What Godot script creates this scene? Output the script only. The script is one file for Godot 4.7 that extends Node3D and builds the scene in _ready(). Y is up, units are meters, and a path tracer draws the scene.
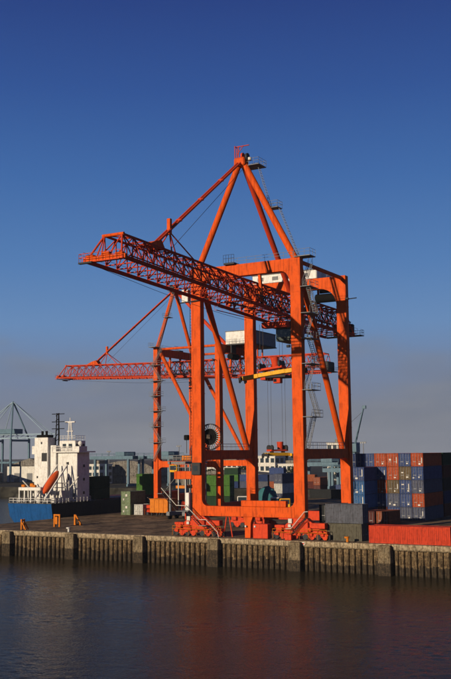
extends Node3D
# A container terminal at the water's edge in low sun: orange ship-to-shore cranes, containers, a moored coaster.
# World axes: x along the quay, y up (quay level 0), z towards the water.

var M := {}
var rng := RandomNumberGenerator.new()
var cache := {}
var rod_mesh: CylinderMesh
const WATER := -4.4

# ------------------------------------------------------------------ helpers
func lin(r: float, g: float, b: float) -> Color:
	return Color(r, g, b).linear_to_srgb()

func put(o: Node3D, label: String, category: String, group := "") -> void:
	o.set_meta("label", label)
	o.set_meta("category", category)
	if group != "":
		o.set_meta("group", group)

func thing(called: String, label: String, category: String, at := Vector3.ZERO, turn := 0.0, group := "") -> Node3D:
	var o := Node3D.new()
	o.name = called
	add_child(o, true)
	o.position = at
	o.rotation.y = turn
	put(o, label, category, group)
	return o

func part(parent: Node3D, called: String, mesh: Mesh, mat: Material, xf := Transform3D()) -> MeshInstance3D:
	var o := MeshInstance3D.new()
	o.name = called
	o.mesh = mesh
	o.material_override = mat
	o.transform = xf
	parent.add_child(o, true)
	return o

func along(a: Vector3, b: Vector3, sx := 1.0, sz := 1.0) -> Transform3D:
	# y axis runs from a to b, origin midway
	var d := b - a
	var y := d.normalized()
	var h := Vector3.UP if abs(y.y) < 0.97 else Vector3(0, 0, 1)
	var x := h.cross(y).normalized()
	var z := x.cross(y)
	return Transform3D(Basis(x * sx, d, z * sz), (a + b) * 0.5)

func rod(parent: Node3D, called: String, a: Vector3, b: Vector3, r: float, mat: Material) -> MeshInstance3D:
	return part(parent, called, rod_mesh, mat, along(a, b, r, r))

func tri(st: SurfaceTool, a: Vector3, b: Vector3, c: Vector3, out: Vector3) -> void:
	var n := (a - c).cross(a - b)
	if n.length_squared() < 1e-14:
		return
	if n.dot(out) < 0.0:
		var t := b
		b = c
		c = t
		n = -n
	n = n.normalized()
	for v in [a, b, c]:
		st.set_normal(n)
		st.add_vertex(v)

func quad(st: SurfaceTool, a: Vector3, b: Vector3, c: Vector3, d: Vector3, out: Vector3) -> void:
	tri(st, a, b, c, out)
	tri(st, a, c, d, out)

func new_st() -> SurfaceTool:
	var st := SurfaceTool.new()
	st.begin(Mesh.PRIMITIVE_TRIANGLES)
	return st

# a box with chamfered edges, centred on the origin
func bevel_box(size: Vector3, bev: float) -> ArrayMesh:
	var key := "b%.3f,%.3f,%.3f,%.3f" % [size.x, size.y, size.z, bev]
	if cache.has(key):
		return cache[key]
	var st := new_st()
	bev_into(st, Transform3D(), size, bev)
	var m := st.commit()
	cache[key] = m
	return m

func bev_into(st: SurfaceTool, xf: Transform3D, size: Vector3, bev: float) -> void:
	var h := size * 0.5
	bev = min(bev, min(h.x, min(h.y, h.z)) * 0.45)
	var p := func(s: Vector3, ax: int) -> Vector3:
		var v := Vector3(s.x * (h.x - bev), s.y * (h.y - bev), s.z * (h.z - bev))
		v[ax] = s[ax] * h[ax]
		return xf * v
	for ax in 3:
		var u := (ax + 1) % 3
		var w := (ax + 2) % 3
		for s in [-1.0, 1.0]:
			var c := []
			for k in [[-1.0, -1.0], [1.0, -1.0], [1.0, 1.0], [-1.0, 1.0]]:
				var sg := Vector3()
				sg[ax] = s
				sg[u] = k[0]
				sg[w] = k[1]
				c.append(p.call(sg, ax))
			var o := Vector3()
			o[ax] = s
			quad(st, c[0], c[1], c[2], c[3], xf.basis * o)
		# edges along ax
		if bev > 0.0005:
			for su in [-1.0, 1.0]:
				for sw in [-1.0, 1.0]:
					var a := Vector3()
					a[ax] = -1.0
					a[u] = su
					a[w] = sw
					var b := a
					b[ax] = 1.0
					var o2 := Vector3()
					o2[u] = su
					o2[w] = sw
					quad(st, p.call(a, u), p.call(a, w), p.call(b, w), p.call(b, u), xf.basis * o2)
	if bev > 0.0005:
		for sx in [-1.0, 1.0]:
			for sy in [-1.0, 1.0]:
				for sz in [-1.0, 1.0]:
					var s3 := Vector3(sx, sy, sz)
					tri(st, p.call(s3, 0), p.call(s3, 1), p.call(s3, 2), xf.basis * s3)

func blk(parent: Node3D, called: String, lo: Vector3, hi: Vector3, mat: Material, bev := 0.04) -> MeshInstance3D:
	return part(parent, called, bevel_box((hi - lo).abs(), bev), mat, Transform3D(Basis(), (lo + hi) * 0.5))

func beam(parent: Node3D, called: String, a: Vector3, b: Vector3, w: float, d: float, mat: Material, bev := 0.03) -> MeshInstance3D:
	var xf := along(a, b)
	xf.basis.y = xf.basis.y.normalized()
	return part(parent, called, bevel_box(Vector3(w, a.distance_to(b), d), bev), mat, xf)

# accumulators: several strokes of one part
func acc_bar(st: SurfaceTool, a: Vector3, b: Vector3, r: float, n := 5) -> void:
	var xf := along(a, b)
	var y := xf.basis.y
	var ring := []
	for i in n:
		var t := TAU * i / n
		ring.append((xf.basis.x * cos(t) + xf.basis.z * sin(t)) * r)
	for i in n:
		var u: Vector3 = ring[i]
		var v: Vector3 = ring[(i + 1) % n]
		quad(st, a + u, a + v, a + v + y, a + u + y, u + v)
		tri(st, a, a + u, a + v, -y)
		tri(st, b, b + u, b + v, y)

func acc_box(st: SurfaceTool, lo: Vector3, hi: Vector3, bev := 0.0) -> void:
	bev_into(st, Transform3D(Basis(), (lo + hi) * 0.5), (hi - lo).abs(), bev)

func done(parent: Node3D, called: String, st: SurfaceTool, mat: Material) -> MeshInstance3D:
	return part(parent, called, st.commit(), mat)

# a prism: polygon in the xy plane (list of Vector2, convex or star-shaped about its mean), from z0 to z1
func prism(parent: Node3D, called: String, poly: Array, z0: float, z1: float, mat: Material, xf := Transform3D()) -> MeshInstance3D:
	var st := new_st()
	var mid := Vector2()
	for q in poly:
		mid += q
	mid /= poly.size()
	for i in poly.size():
		var a: Vector2 = poly[i]
		var b: Vector2 = poly[(i + 1) % poly.size()]
		var o := Vector3((b - a).y, -(b - a).x, 0)
		if o.dot(Vector3((a + b).x * 0.5 - mid.x, (a + b).y * 0.5 - mid.y, 0)) < 0:
			o = -o
		quad(st, Vector3(a.x, a.y, z0), Vector3(b.x, b.y, z0), Vector3(b.x, b.y, z1), Vector3(a.x, a.y, z1), o)
	var idx := Geometry2D.triangulate_polygon(PackedVector2Array(poly))
	for i in range(0, idx.size(), 3):
		for zz in [z0, z1]:
			var t := []
			for k in 3:
				var q2: Vector2 = poly[idx[i + k]]
				t.append(Vector3(q2.x, q2.y, zz))
			tri(st, t[0], t[1], t[2], Vector3(0, 0, zz - (z0 + z1) * 0.5))
	return part(parent, called, st.commit(), mat, xf)

# a fillet between a vertical and a horizontal member: inner corner at c, legs dx and dy (signed)
func fillet(parent: Node3D, called: String, c: Vector2, dx: float, dy: float, z0: float, z1: float, mat: Material, xf := Transform3D()) -> MeshInstance3D:
	var poly := [c]
	for i in 7:
		var t := PI * 0.5 * i / 6.0
		poly.append(c + Vector2(dx * (1.0 - sin(t)), dy * (1.0 - cos(t))))
	return prism(parent, called, poly, z0, z1, mat, xf)

# ------------------------------------------------------------------ textures and materials
func noise_img(seed_: int, freq: float, w := 256, h := 256, oct := 4) -> Image:
	var n := FastNoiseLite.new()
	n.seed = seed_
	n.noise_type = FastNoiseLite.TYPE_SIMPLEX_SMOOTH
	n.frequency = freq
	n.fractal_octaves = oct
	var im := n.get_seamless_image(w, h)
	im.convert(Image.FORMAT_RGB8)
	return im

# paint grain, run-off streaks and rust or dirt spots as a tint that multiplies the paint colour
func grime(seed_: int, coarse: float, streak: float, spots: float, spot_col: Color) -> ImageTexture:
	var a := noise_img(seed_, 0.012)
	var f := noise_img(seed_ + 1, 0.08)
	var s := noise_img(seed_ + 2, 0.06, 256, 24, 3)
	s.resize(256, 256, Image.INTERPOLATE_CUBIC)
	var sp := noise_img(seed_ + 3, 0.035, 256, 256, 5)
	var im := Image.create(256, 256, true, Image.FORMAT_RGB8)
	for y in 256:
		for x in 256:
			var v := 1.0 - coarse * (1.0 - a.get_pixel(x, y).r) - coarse * 0.6 * (1.0 - f.get_pixel(x, y).r)
			v *= 1.0 - streak * smoothstep(0.52, 0.75, s.get_pixel(x, y).r)
			var c := Color(v, v, v)
			var k := spots * smoothstep(0.60, 0.70, sp.get_pixel(x, y).r)
			im.set_pixel(x, y, c.lerp(Color(spot_col.r * v, spot_col.g * v, spot_col.b * v), k))
	im.generate_mipmaps()
	return ImageTexture.create_from_image(im)

func paint(col: Color, tex: Texture2D, rough := 0.65, period := 7.0, metal := 0.0) -> StandardMaterial3D:
	var m := StandardMaterial3D.new()
	m.albedo_color = col
	m.roughness = rough
	m.metallic = metal
	m.metallic_specular = 0.22
	if tex:
		m.albedo_texture = tex
		m.uv1_triplanar = true
		m.uv1_world_triplanar = true
		m.uv1_scale = Vector3.ONE / period
	return m

func make_materials() -> void:
	var g_steel := grime(11, 0.07, 0.10, 0.12, Color(0.6, 0.5, 0.45))
	var g_crane := grime(15, 0.07, 0.16, 0.12, Color(0.66, 0.52, 0.46))
	var g_box := grime(31, 0.13, 0.16, 0.22, Color(0.5, 0.38, 0.30))
	var g_conc := grime(51, 0.24, 0.26, 0.4, Color(0.5, 0.42, 0.34))
	var g_rust := grime(71, 0.45, 0.40, 0.6, Color(0.40, 0.26, 0.18))
	var g_white := grime(91, 0.06, 0.08, 0.14, Color(0.66, 0.52, 0.40))
	var g_ground := grime(111, 0.42, 0.0, 0.6, Color(0.55, 0.52, 0.50))
	M.orange = paint(lin(0.55, 0.070, 0.004), g_crane, 0.66, 9.0)
	M.red = paint(lin(0.492, 0.044, 0.012), g_steel, 0.66, 5.0)
	M.lattice = paint(lin(0.444, 0.044, 0.014), g_steel, 0.66, 4.0)  # crane orange taken darker and redder: the truss's shadow side put into the colour
	M.dark = paint(lin(0.03, 0.03, 0.032), g_steel, 0.55, 3.0)
	M.black = paint(lin(0.007, 0.007, 0.007), null, 0.8)
	M.black.metallic_specular = 0.05
	M.galv = paint(lin(0.238, 0.246, 0.254), g_white, 0.5, 2.0, 0.2)
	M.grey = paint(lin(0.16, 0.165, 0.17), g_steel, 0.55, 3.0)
	M.cabgreen = paint(lin(0.05, 0.065, 0.06), g_steel, 0.5, 3.0)
	M.pale = paint(lin(0.492, 0.476, 0.437), g_white, 0.5, 3.0)
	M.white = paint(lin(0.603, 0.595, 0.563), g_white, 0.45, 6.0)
	M.yellow = paint(lin(0.619, 0.317, 0.012), g_steel, 0.45, 4.0)
	M.amber = paint(lin(0.50, 0.145, 0.008), g_steel, 0.45, 4.0)
	M.wire = paint(lin(0.05, 0.045, 0.045), null, 0.5, 1.0, 0.4)
	M.conc = paint(lin(0.38, 0.30, 0.195), g_conc, 0.85, 6.0)
	M.pier = paint(lin(0.22, 0.17, 0.105), g_conc, 0.85, 4.0)
	M.pile = paint(lin(0.28, 0.195, 0.105), g_rust, 0.8, 3.0)
	M.weed = paint(lin(0.085, 0.06, 0.034), g_rust, 0.6, 2.0)
	M.apron = paint(lin(0.34, 0.235, 0.135), g_ground, 0.9, 23.0)
	M.land = paint(lin(0.07, 0.066, 0.052), g_ground, 0.95, 60.0)
	M.rail = paint(lin(0.13, 0.10, 0.08), g_rust, 0.5, 2.0, 0.5)
	M.hullblue = paint(lin(0.010, 0.065, 0.205), g_steel, 0.38, 9.0)
	M.hullblack = paint(lin(0.016, 0.018, 0.024), g_steel, 0.6, 9.0)
	M.hullboot = paint(lin(0.30, 0.05, 0.03), g_rust, 0.6, 5.0)
	M.lifeboat = paint(lin(0.540, 0.079, 0.016), g_white, 0.4, 3.0)
	M.steelblue = paint(lin(0.085, 0.145, 0.19), g_steel, 0.5, 9.0)
	M.paleblue = paint(lin(0.24, 0.33, 0.40), g_steel, 0.6, 9.0)
	M.foliage = paint(lin(0.045, 0.07, 0.025), g_rust, 0.9, 2.0)
	M.bark = paint(lin(0.06, 0.045, 0.035), null, 0.9)
	M.tarp = paint(lin(0.03, 0.12, 0.14), g_steel, 0.6, 3.0)
	M.roof = paint(lin(0.214, 0.198, 0.175), g_conc, 0.8, 9.0)
	M.wall_w = paint(lin(0.524, 0.508, 0.460), g_white, 0.7, 9.0)
	M.wall_b = paint(lin(0.238, 0.214, 0.175), g_conc, 0.8, 9.0)
	M.window = paint(lin(0.02, 0.03, 0.04), null, 0.12)
	M.glass = StandardMaterial3D.new()
	M.glass.albedo_color = Color(0.05, 0.07, 0.08)
	M.glass.roughness = 0.08
	# container paints
	var kinds := {
		"red": [0.47, 0.044, 0.016], "orange": [0.331, 0.060, 0.020], "blue": [0.037, 0.061, 0.162], "sky blue": [0.032, 0.102, 0.254],
		"dark blue": [0.014, 0.029, 0.095], "grey": [0.086, 0.092, 0.114], "olive grey": [0.094, 0.088, 0.064], "green": [0.051, 0.135, 0.024],
		"dark green": [0.012, 0.036, 0.017], "tan": [0.105, 0.075, 0.042], "maroon": [0.082, 0.020, 0.016], "black": [0.017, 0.019, 0.021], "white": [0.492, 0.492, 0.460], "pale green": [0.159, 0.214, 0.119], "rust": [0.238, 0.067, 0.028],
		"slate": [0.065, 0.074, 0.119]}
	for k in kinds:
		var c: Array = kinds[k]
		M["box " + k] = paint(lin(c[0], c[1], c[2]), g_box, 0.68, 5.0)

# ------------------------------------------------------------------ containers
func shell_mesh(length: float, height: float) -> ArrayMesh:
	var key := "shell%.2f,%.2f" % [length, height]
	if cache.has(key):
		return cache[key]
	var st := new_st()
	var hw := 1.19
	var y0 := 0.16
	var y1 := height - 0.06
	var z0 := -length * 0.5 + 0.08
	var z1 := length * 0.5 - 0.09
	var n := int((z1 - z0) / 0.28)
	var pitch := (z1 - z0) / n
	var prof := [[0.0, 0.0], [0.26, 0.0], [0.5, -0.036], [0.76, -0.036], [1.0, 0.0]]
	for s in [-1.0, 1.0]:
		for i in n:
			for k in 4:
				var za: float = z0 + pitch * (i + prof[k][0])
				var zb: float = z0 + pitch * (i + prof[k + 1][0])
				var xa: float = s * (hw + prof[k][1])
				var xb: float = s * (hw + prof[k + 1][1])
				quad(st, Vector3(xa, y0, za), Vector3(xb, y0, zb), Vector3(xb, y1, zb), Vector3(xa, y1, za), Vector3(s, 0, 0))
	var ne := 8
	var pe := hw * 2.0 / ne
	for i in ne:
		for k in 4:
			var xa2: float = -hw + pe * (i + prof[k][0])
			var xb2: float = -hw + pe * (i + prof[k + 1][0])
			var za2: float = z0 - prof[k][1]
			var zb2: float = z0 - prof[k + 1][1]
			quad(st, Vector3(xa2, y0, za2), Vector3(xb2, y0, zb2), Vector3(xb2, y1, zb2), Vector3(xa2, y1, za2), Vector3(0, 0, -1))
	quad(st, Vector3(-hw, y1, z0), Vector3(hw, y1, z0), Vector3(hw, y1, z1), Vector3(-hw, y1, z1), Vector3.UP)
	quad(st, Vector3(-hw, y0, z0), Vector3(hw, y0, z0), Vector3(hw, y0, z1), Vector3(-hw, y0, z1), Vector3.DOWN)
	var m := st.commit()
	cache[key] = m
	return m

func frame_mesh(length: float, height: float) -> ArrayMesh:
	var key := "frame%.2f,%.2f" % [length, height]
	if cache.has(key):
		return cache[key]
	var st := new_st()
	var hz := length * 0.5
	for sx in [-1.0, 1.0]:
		for sz in [-1.0, 1.0]:
			acc_box(st, Vector3(sx * 1.218, 0.12, sz * hz - sz * 0.002), Vector3(sx * 1.08, height - 0.118, sz * (hz - 0.15)), 0.015)
			for yy in [0.0, height - 0.118]:
				acc_box(st, Vector3(sx * 1.219, yy, sz * hz), Vector3(sx * 1.057, yy + 0.118, sz * (hz - 0.178)), 0.012)
		acc_box(st, Vector3(sx * 1.212, 0.03, -hz + 0.178), Vector3(sx * 1.12, 0.19, hz - 0.178), 0.01)
		acc_box(st, Vector3(sx * 1.212, height - 0.10, -hz + 0.178), Vector3(sx * 1.13, height - 0.02, hz - 0.178), 0.01)
	for sz in [-1.0, 1.0]:
		acc_box(st, Vector3(-1.057, 0.02, sz * (hz - 0.004)), Vector3(1.057, 0.17, sz * (hz - 0.12)), 0.01)
		acc_box(st, Vector3(-1.057, height - 0.14, sz * (hz - 0.004)), Vector3(1.057, height - 0.01, sz * (hz - 0.12)), 0.01)
	var m := st.commit()
	cache[key] = m
	return m

func door_mesh(height: float) -> ArrayMesh:
	var key := "door%.2f" % height
	if cache.has(key):
		return cache[key]
	var st := new_st()
	var h := height - 0.34
	acc_box(st, Vector3(-0.53, -h * 0.5, -0.03), Vector3(0.53, h * 0.5, 0.0), 0.0)
	for k in 4:
		var y := -h * 0.5 + h * (k + 0.5) / 4.0
		acc_box(st, Vector3(-0.48, y - h * 0.085, 0.001), Vector3(0.48, y + h * 0.085, 0.03), 0.012)
	var m := st.commit()
	cache[key] = m
	return m

# length runs along local z, the doors are at +z; base at y = 0
func container(colour: String, label: String, group: String, at: Vector3, turn := 0.0, length := 12.19, height := 2.59, detail := true) -> Node3D:
	var t := thing("shipping_container", label, "container", at, turn, group)
	var m: Material = M["box " + colour]
	part(t, "shell", shell_mesh(length, height), m)
	part(t, "frame", frame_mesh(length, height), m)
	for s in [-1.0, 1.0]:
		var d := part(t, "door", door_mesh(height), m, Transform3D(Basis(), Vector3(s * 0.54, height * 0.5, length * 0.5 - 0.06)))
		if detail:
			for r in [-0.24, 0.26]:
				rod(d, "lock_rod", Vector3(r, -height * 0.45, 0.065), Vector3(r, height * 0.45, 0.065), 0.024, M.galv)
			blk(d, "lock_handle", Vector3(-0.28, -0.42, 0.075), Vector3(0.30, -0.35, 0.10), M.galv, 0.0)
	return t

# small pale stencilled plates that some boxes carry on the door
func door_plate(t: Node3D, x: float, y: float, w: float, h: float, length := 12.19) -> void:
	blk(t, "marking_plate", Vector3(x - w * 0.5, y - h * 0.5, length * 0.5 + 0.045), Vector3(x + w * 0.5, y + h * 0.5, length * 0.5 + 0.06), M.pale, 0.0)

# ------------------------------------------------------------------ the ship-to-shore crane
const CX := 10.07
const W := 20.15
const ZF := -1.94
const ZL := -20.95
const DL := 1.3

func y_top(z: float) -> float:
	return 41.05 + 0.025 * z if z > 0.0 else 41.05 + 0.006 * z

func y_bot(z: float) -> float:
	return 37.05 + 0.036 * z if z > 0.0 else 37.05 + 0.045 * max(z, -20.0)

func chord_pt(z: float, top: bool, s: float) -> Vector3:
	return Vector3(CX + s * 1.4, y_top(z), z) if top else Vector3(CX + s * 3.0, y_bot(z), z)

func railing(parent: Node3D, called: String, pts: Array, mat: Material, gap := 1.6, high := 1.05, r := 0.03) -> void:
	var st := new_st()
	for i in pts.size() - 1:
		var a: Vector3 = pts[i]
		var b: Vector3 = pts[i + 1]
		for k in [high, high * 0.55]:
			acc_bar(st, a + Vector3(0, k, 0), b + Vector3(0, k, 0), r, 4)
		var n: int = max(1, int(round(a.distance_to(b) / gap)))
		for j in n + 1:
			var q := a.lerp(b, float(j) / n)
			acc_bar(st, q, q + Vector3(0, high, 0), r, 4)
	done(parent, called, st, mat)

func stair(parent: Node3D, a: Vector3, b: Vector3, wide: Vector3, mat: Material, railmat: Material, rr := 0.035) -> void:
	# a, b: centre line feet; wide: half-width vector
	var st := new_st()
	for s in [-1.0, 1.0]:
		acc_bar(st, a + wide * s, b + wide * s, 0.06, 4)
	var n := int(abs(b.y - a.y) / 0.26)
	for i in n:
		var q := a.lerp(b, (i + 0.5) / n)
		acc_bar(st, q - wide, q + wide, 0.035, 4)
	var f := done(parent, "stair_flight", st, mat)
	st = new_st()
	var up := Vector3(0, 1.0, 0)
	for s in [-1.0, 1.0]:
		acc_bar(st, a + wide * s + up, b + wide * s + up, rr, 4)
		acc_bar(st, a + wide * s + up * 0.5, b + wide * s + up * 0.5, rr * 0.5, 4)
		for i in 4:
			var q2: Vector3 = a.lerp(b, i / 3.0) + wide * s
			acc_bar(st, q2, q2 + up, rr * 0.6, 4)
	done(f, "handrail", st, railmat)

func ladder(parent: Node3D, a: Vector3, b: Vector3, side: Vector3, mat: Material) -> void:
	var st := new_st()
	for s in [-1.0, 1.0]:
		acc_bar(st, a + side * s, b + side * s, 0.05, 4)
	var n := int(a.distance_to(b) / 0.5)
	for i in n:
		var q := a.lerp(b, (i + 0.5) / n)
		acc_bar(st, q - side, q + side, 0.035, 4)
	done(parent, "ladder", st, mat)

func bogie_set(t: Node3D, x: float, z: float, near: bool) -> void:
	# x: leg centre, z: rail line; two four-wheel bogies under an equalising beam
	var eh := 3.28 if near else 2.35
	prism(t, "equalizer_beam", [Vector2(x - 3.0, 1.75), Vector2(x + 3.0, 1.75), Vector2(x + 2.4, 1.75 + (eh - 1.75) * 0.4), Vector2(x + 1.1, eh), Vector2(x - 1.1, eh), Vector2(x - 2.4, 1.75 + (eh - 1.75) * 0.4)], z - 0.55, z + 0.55, M.red)
	for s in [-1.0, 1.0]:
		var bx: float = x + s * 2.45
		var b := prism(t, "bogie_frame", [Vector2(bx - 2.15, 0.75), Vector2(bx - 1.7, 0.42), Vector2(bx + 1.7, 0.42), Vector2(bx + 2.15, 0.75), Vector2(bx + 1.9, 1.25), Vector2(bx + 0.6, 1.7), Vector2(bx - 0.6, 1.7), Vector2(bx - 1.9, 1.25)], z - 0.45, z + 0.45, M.red)
		for k in 4:
			var wx: float = bx - 1.62 + k * 1.08
			part(b, "wheel", wheel_mesh(), M.dark if k % 2 == 0 else M.red, Transform3D(Basis(Vector3(1, 0, 0), PI * 0.5), Vector3(wx, 0.5, z + 0.42)))
		blk(b, "drive_motor", Vector3(bx - 1.5, 1.3, z + 0.46), Vector3(bx - 0.5, 1.9, z + 0.95), M.red, 0.06)
		blk(b, "gearbox", Vector3(bx + 0.4, 0.9, z + 0.46), Vector3(bx + 1.3, 1.45, z + 0.85), M.red, 0.06)
		blk(b, "rail_sweep", Vector3(bx + s * 2.16, 0.12, z - 0.3), Vector3(bx + s * 2.42, 0.85, z + 0.3), M.dark, 0.03)
	if near:
		var st := new_st()
		for yy in [1.15, 1.62]:
			acc_bar(st, Vector3(x - 4.5, yy, z + 1.05), Vector3(x + 4.6, yy, z + 1.05), 0.04, 4)
		for k in 7:
			acc_bar(st, Vector3(x - 4.5 + k * 1.515, 0.12, z + 1.05), Vector3(x - 4.5 + k * 1.515, 1.62, z + 1.05), 0.035, 4)
		done(t, "guard_rail", st, M.amber)
		blk(t, "bogie_cover", Vector3(x + 1.9, 1.78, z - 0.4), Vector3(x + 4.2, 2.6, z + 0.75), M.red, 0.05)
		blk(t, "bogie_cover", Vector3(x - 4.3, 1.78, z - 0.4), Vector3(x - 2.6, 2.2, z + 0.75), M.red, 0.05)
		blk(t, "bogie_cover", Vector3(x - 0.9, 1.2, z + 0.57), Vector3(x + 1.5, 2.7, z + 1.0), M.red, 0.05)
		for k in 5:
			blk(t, "axle_box", Vector3(x - 4.2 + k * 1.9, 0.62, z + 0.53), Vector3(x - 3.6 + k * 1.9, 1.12, z + 0.8), M.red, 0.08)
		blk(t, "junction_box", Vector3(x - 1.9, 2.5, z + 0.57), Vector3(x - 1.25, 3.2, z + 0.85), M.pale, 0.03)
		blk(t, "junction_box", Vector3(x - 1.95, 1.9, z + 0.57), Vector3(x - 1.45, 2.35, z + 0.85), M.pale, 0.03)

func wheel_mesh() -> Mesh:
	if not cache.has("wheel"):
		var c := CylinderMesh.new()
		c.top_radius = 0.43
		c.bottom_radius = 0.43
		c.height = 0.22
		c.radial_segments = 18
		c.rings = 1
		cache["wheel"] = c
	return cache["wheel"]

func torus(r: float, thick: float) -> Mesh:
	var key := "torus%.2f,%.2f" % [r, thick]
	if not cache.has(key):
		var c := TorusMesh.new()
		c.inner_radius = r - thick
		c.outer_radius = r + thick
		c.rings = 32
		c.ring_segments = 6
		cache[key] = c
	return cache[key]

func make_crane(label: String, trolley_z: float, rear_z: float, small_cab := false) -> Node3D:
	var t := thing("gantry_crane", label, "crane", Vector3.ZERO, 0.0, "ship-to-shore gantry cranes")
	var O: Material = M.orange
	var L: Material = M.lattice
	var zf2 := ZF - DL
	var zl2 := ZL - DL
	var lw := 1.8
	# legs and their splice bands
	for x in [0.0, W - lw]:
		for z in [ZF, ZL]:
			var leg := blk(t, "leg", Vector3(x, 3.3 if z == ZF else 1.6, z - DL), Vector3(x + lw, 44.16, z), O, 0.05)
			for y in [8.4, 17.5, 23.2, 31.0, 38.6]:
				var c := leg.position
				blk(leg, "splice_band", Vector3(x - 0.05, y, z - DL - 0.05) - c, Vector3(x + lw + 0.05, y + 0.09, z + 0.05) - c, O, 0.0)
	# cross beams along the quay
	for z in [ZF, ZL]:
		var zb: float = z - 0.04
		blk(t, "portal_beam", Vector3(lw, 42.15, zb - DL + 0.08), Vector3(W - lw, 44.12, zb), O, 0.05)
		var fx: float = 1.5 if z == ZF else 3.2
		var fy: float = 2.4 if z == ZF else 3.0
		fillet(t, "beam_haunch", Vector2(lw, 42.15), fx, -fy, zb - DL + 0.10, zb - 0.02, O)
		fillet(t, "beam_haunch", Vector2(W - lw, 42.15), -fx, -fy, zb - DL + 0.10, zb - 0.02, O)
		var sy := 4.9 if z == ZF else 3.2
		blk(t, "sill_beam", Vector3(lw, sy - 1.6, zb - DL + 0.08), Vector3(W - lw, sy, zb), M.red if z == ZL else O, 0.05)
		fillet(t, "sill_haunch", Vector2(lw, sy), 1.1, 1.1, zb - DL + 0.10, zb - 0.02, O)
		fillet(t, "sill_haunch", Vector2(W - lw, sy), -1.1, 1.1, zb - DL + 0.10, zb - 0.02, O)
		bogie_set(t, lw * 0.5, z - 0.65, z == ZF)
		bogie_set(t, W - lw * 0.5, z - 0.65, z == ZF)
	# side frames
	var turn := Transform3D(Basis(Vector3.UP, PI * 0.5), Vector3.ZERO)
	for x in [0.25, W - lw + 0.3]:
		blk(t, "tie_beam", Vector3(x, 12.3, zf2), Vector3(x + 1.25, 13.9, ZL), O, 0.05)
		for q in [[-zf2, 1.0], [-ZL, -1.0]]:
			# prism polygons are in (z -> x) after the quarter turn
			for v in [[13.9, 1.0], [12.3, -1.0]]:
				fillet(t, "tie_haunch", Vector2(q[0], v[0]), q[1] * 1.3, v[1] * 1.3, x + 0.03, x + 1.22, O, turn)
		var xm: float = x + 0.65
		rod(t, "side_brace", Vector3(xm, 42.6, zf2 - 0.6), Vector3(xm, 13.95, ZL + 1.1), 0.52, O)
		rod(t, "top_strut", Vector3(xm, 43.75, zf2), Vector3(xm, 43.75, ZL), 0.33, O)
		railing(t, "railing", [Vector3(x + 0.08, 13.9, zf2 - 1.4), Vector3(x + 0.08, 13.9, ZL + 1.4)], M.galv)
		railing(t, "railing", [Vector3(x + 1.17, 13.9, zf2 - 1.4), Vector3(x + 1.17, 13.9, ZL + 1.4)], M.galv)
	# apex frame
	var apex := Vector3(9.75, 61.2, -2.3)
	rod(t, "apex_leg", Vector3(1.15, 44.12, -2.6), apex + Vector3(-0.35, 0, 0), 0.52, O)
	rod(t, "apex_leg", Vector3(W - 1.1, 44.12, -2.6), apex + Vector3(0.35, 0, 0), 0.56, O)
	rod(t, "back_leg", Vector3(9.35, 42.0, ZL - 0.4), apex + Vector3(0.1, -0.3, -0.7), 0.48, M.red)
	blk(t, "apex_head", apex + Vector3(-1.0, -0.7, -0.9), apex + Vector3(1.0, 0.7, 0.9), O, 0.2)
	blk(t, "apex_platform", apex + Vector3(0.3, -0.72, -2.6), apex + Vector3(3.3, -0.6, 0.2), M.grey, 0.0)
	railing(t, "railing", [apex + Vector3(0.5, -0.6, 0.2), apex + Vector3(3.3, -0.6, 0.2), apex + Vector3(3.3, -0.6, -2.6), apex + Vector3(0.5, -0.6, -2.6)], M.galv, 1.0)
	part(t, "sheave", wheel_big(), M.red, Transform3D(Basis(Vector3(0, 0, 1), PI * 0.5), apex + Vector3(0.3, 1.0, 0.0)))
	part(t, "sheave", wheel_big(), M.dark, Transform3D(Basis(Vector3(0, 0, 1), PI * 0.5), apex + Vector3(1.25, 0.75, 0.2)))
	var st := new_st()
	var ms := apex + Vector3(-1.0, 0.3, 0.0)
	for k in [Vector3(0, 0, 0.35), Vector3(0, 0, -0.35), Vector3(0.5, 0, 0)]:
		acc_bar(st, ms + k, ms + k + Vector3(0, 2.6, 0), 0.09, 5)
	acc_bar(st, ms + Vector3(-0.2, 2.5, 0), ms + Vector3(2.5, 2.5, 0), 0.09, 5)
	acc_bar(st, ms + Vector3(0.25, 1.2, 0), ms + Vector3(1.4, 2.5, 0), 0.06, 5)
	done(t, "davit", st, M.lattice)
	part(t, "beacon", wheel_mesh(), M.pale, Transform3D(Basis().scaled(Vector3(0.7, 2.0, 0.7)), apex + Vector3(1.9, 0.2, 0.6)))
	# ladders up the apex leg with a rest platform
	var la := apex + Vector3(2.6, -0.7, -1.2)
	var lb := Vector3(14.6, 53.0, -3.4)
	ladder(t, lb + Vector3(0, 0.1, 0), la, Vector3(0, 0, 0.35), M.galv)
	blk(t, "rest_platform", Vector3(13.6, 52.9, -4.2), Vector3(16.2, 53.0, -2.4), M.grey, 0.0)
	railing(t, "railing", [Vector3(14.2, 53.0, -2.4), Vector3(16.2, 53.0, -2.4), Vector3(16.2, 53.0, -4.2), Vector3(14.2, 53.0, -4.2)], M.galv, 0.9)
	ladder(t, Vector3(19.6, 44.2, -3.1), Vector3(16.1, 53.0, -3.3), Vector3(0, 0, 0.35), M.galv)
	# handrails along the waterside cross beam
	railing(t, "railing", [Vector3(7.2, 44.12, ZF - 0.1), Vector3(W - 1.2, 44.12, ZF - 0.1)], M.galv, 1.8)
	blk(t, "beam_platform", Vector3(6.6, 44.13, ZF - 1.2), Vector3(8.6, 44.45, ZF + 0.5), M.dark, 0.05)
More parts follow.
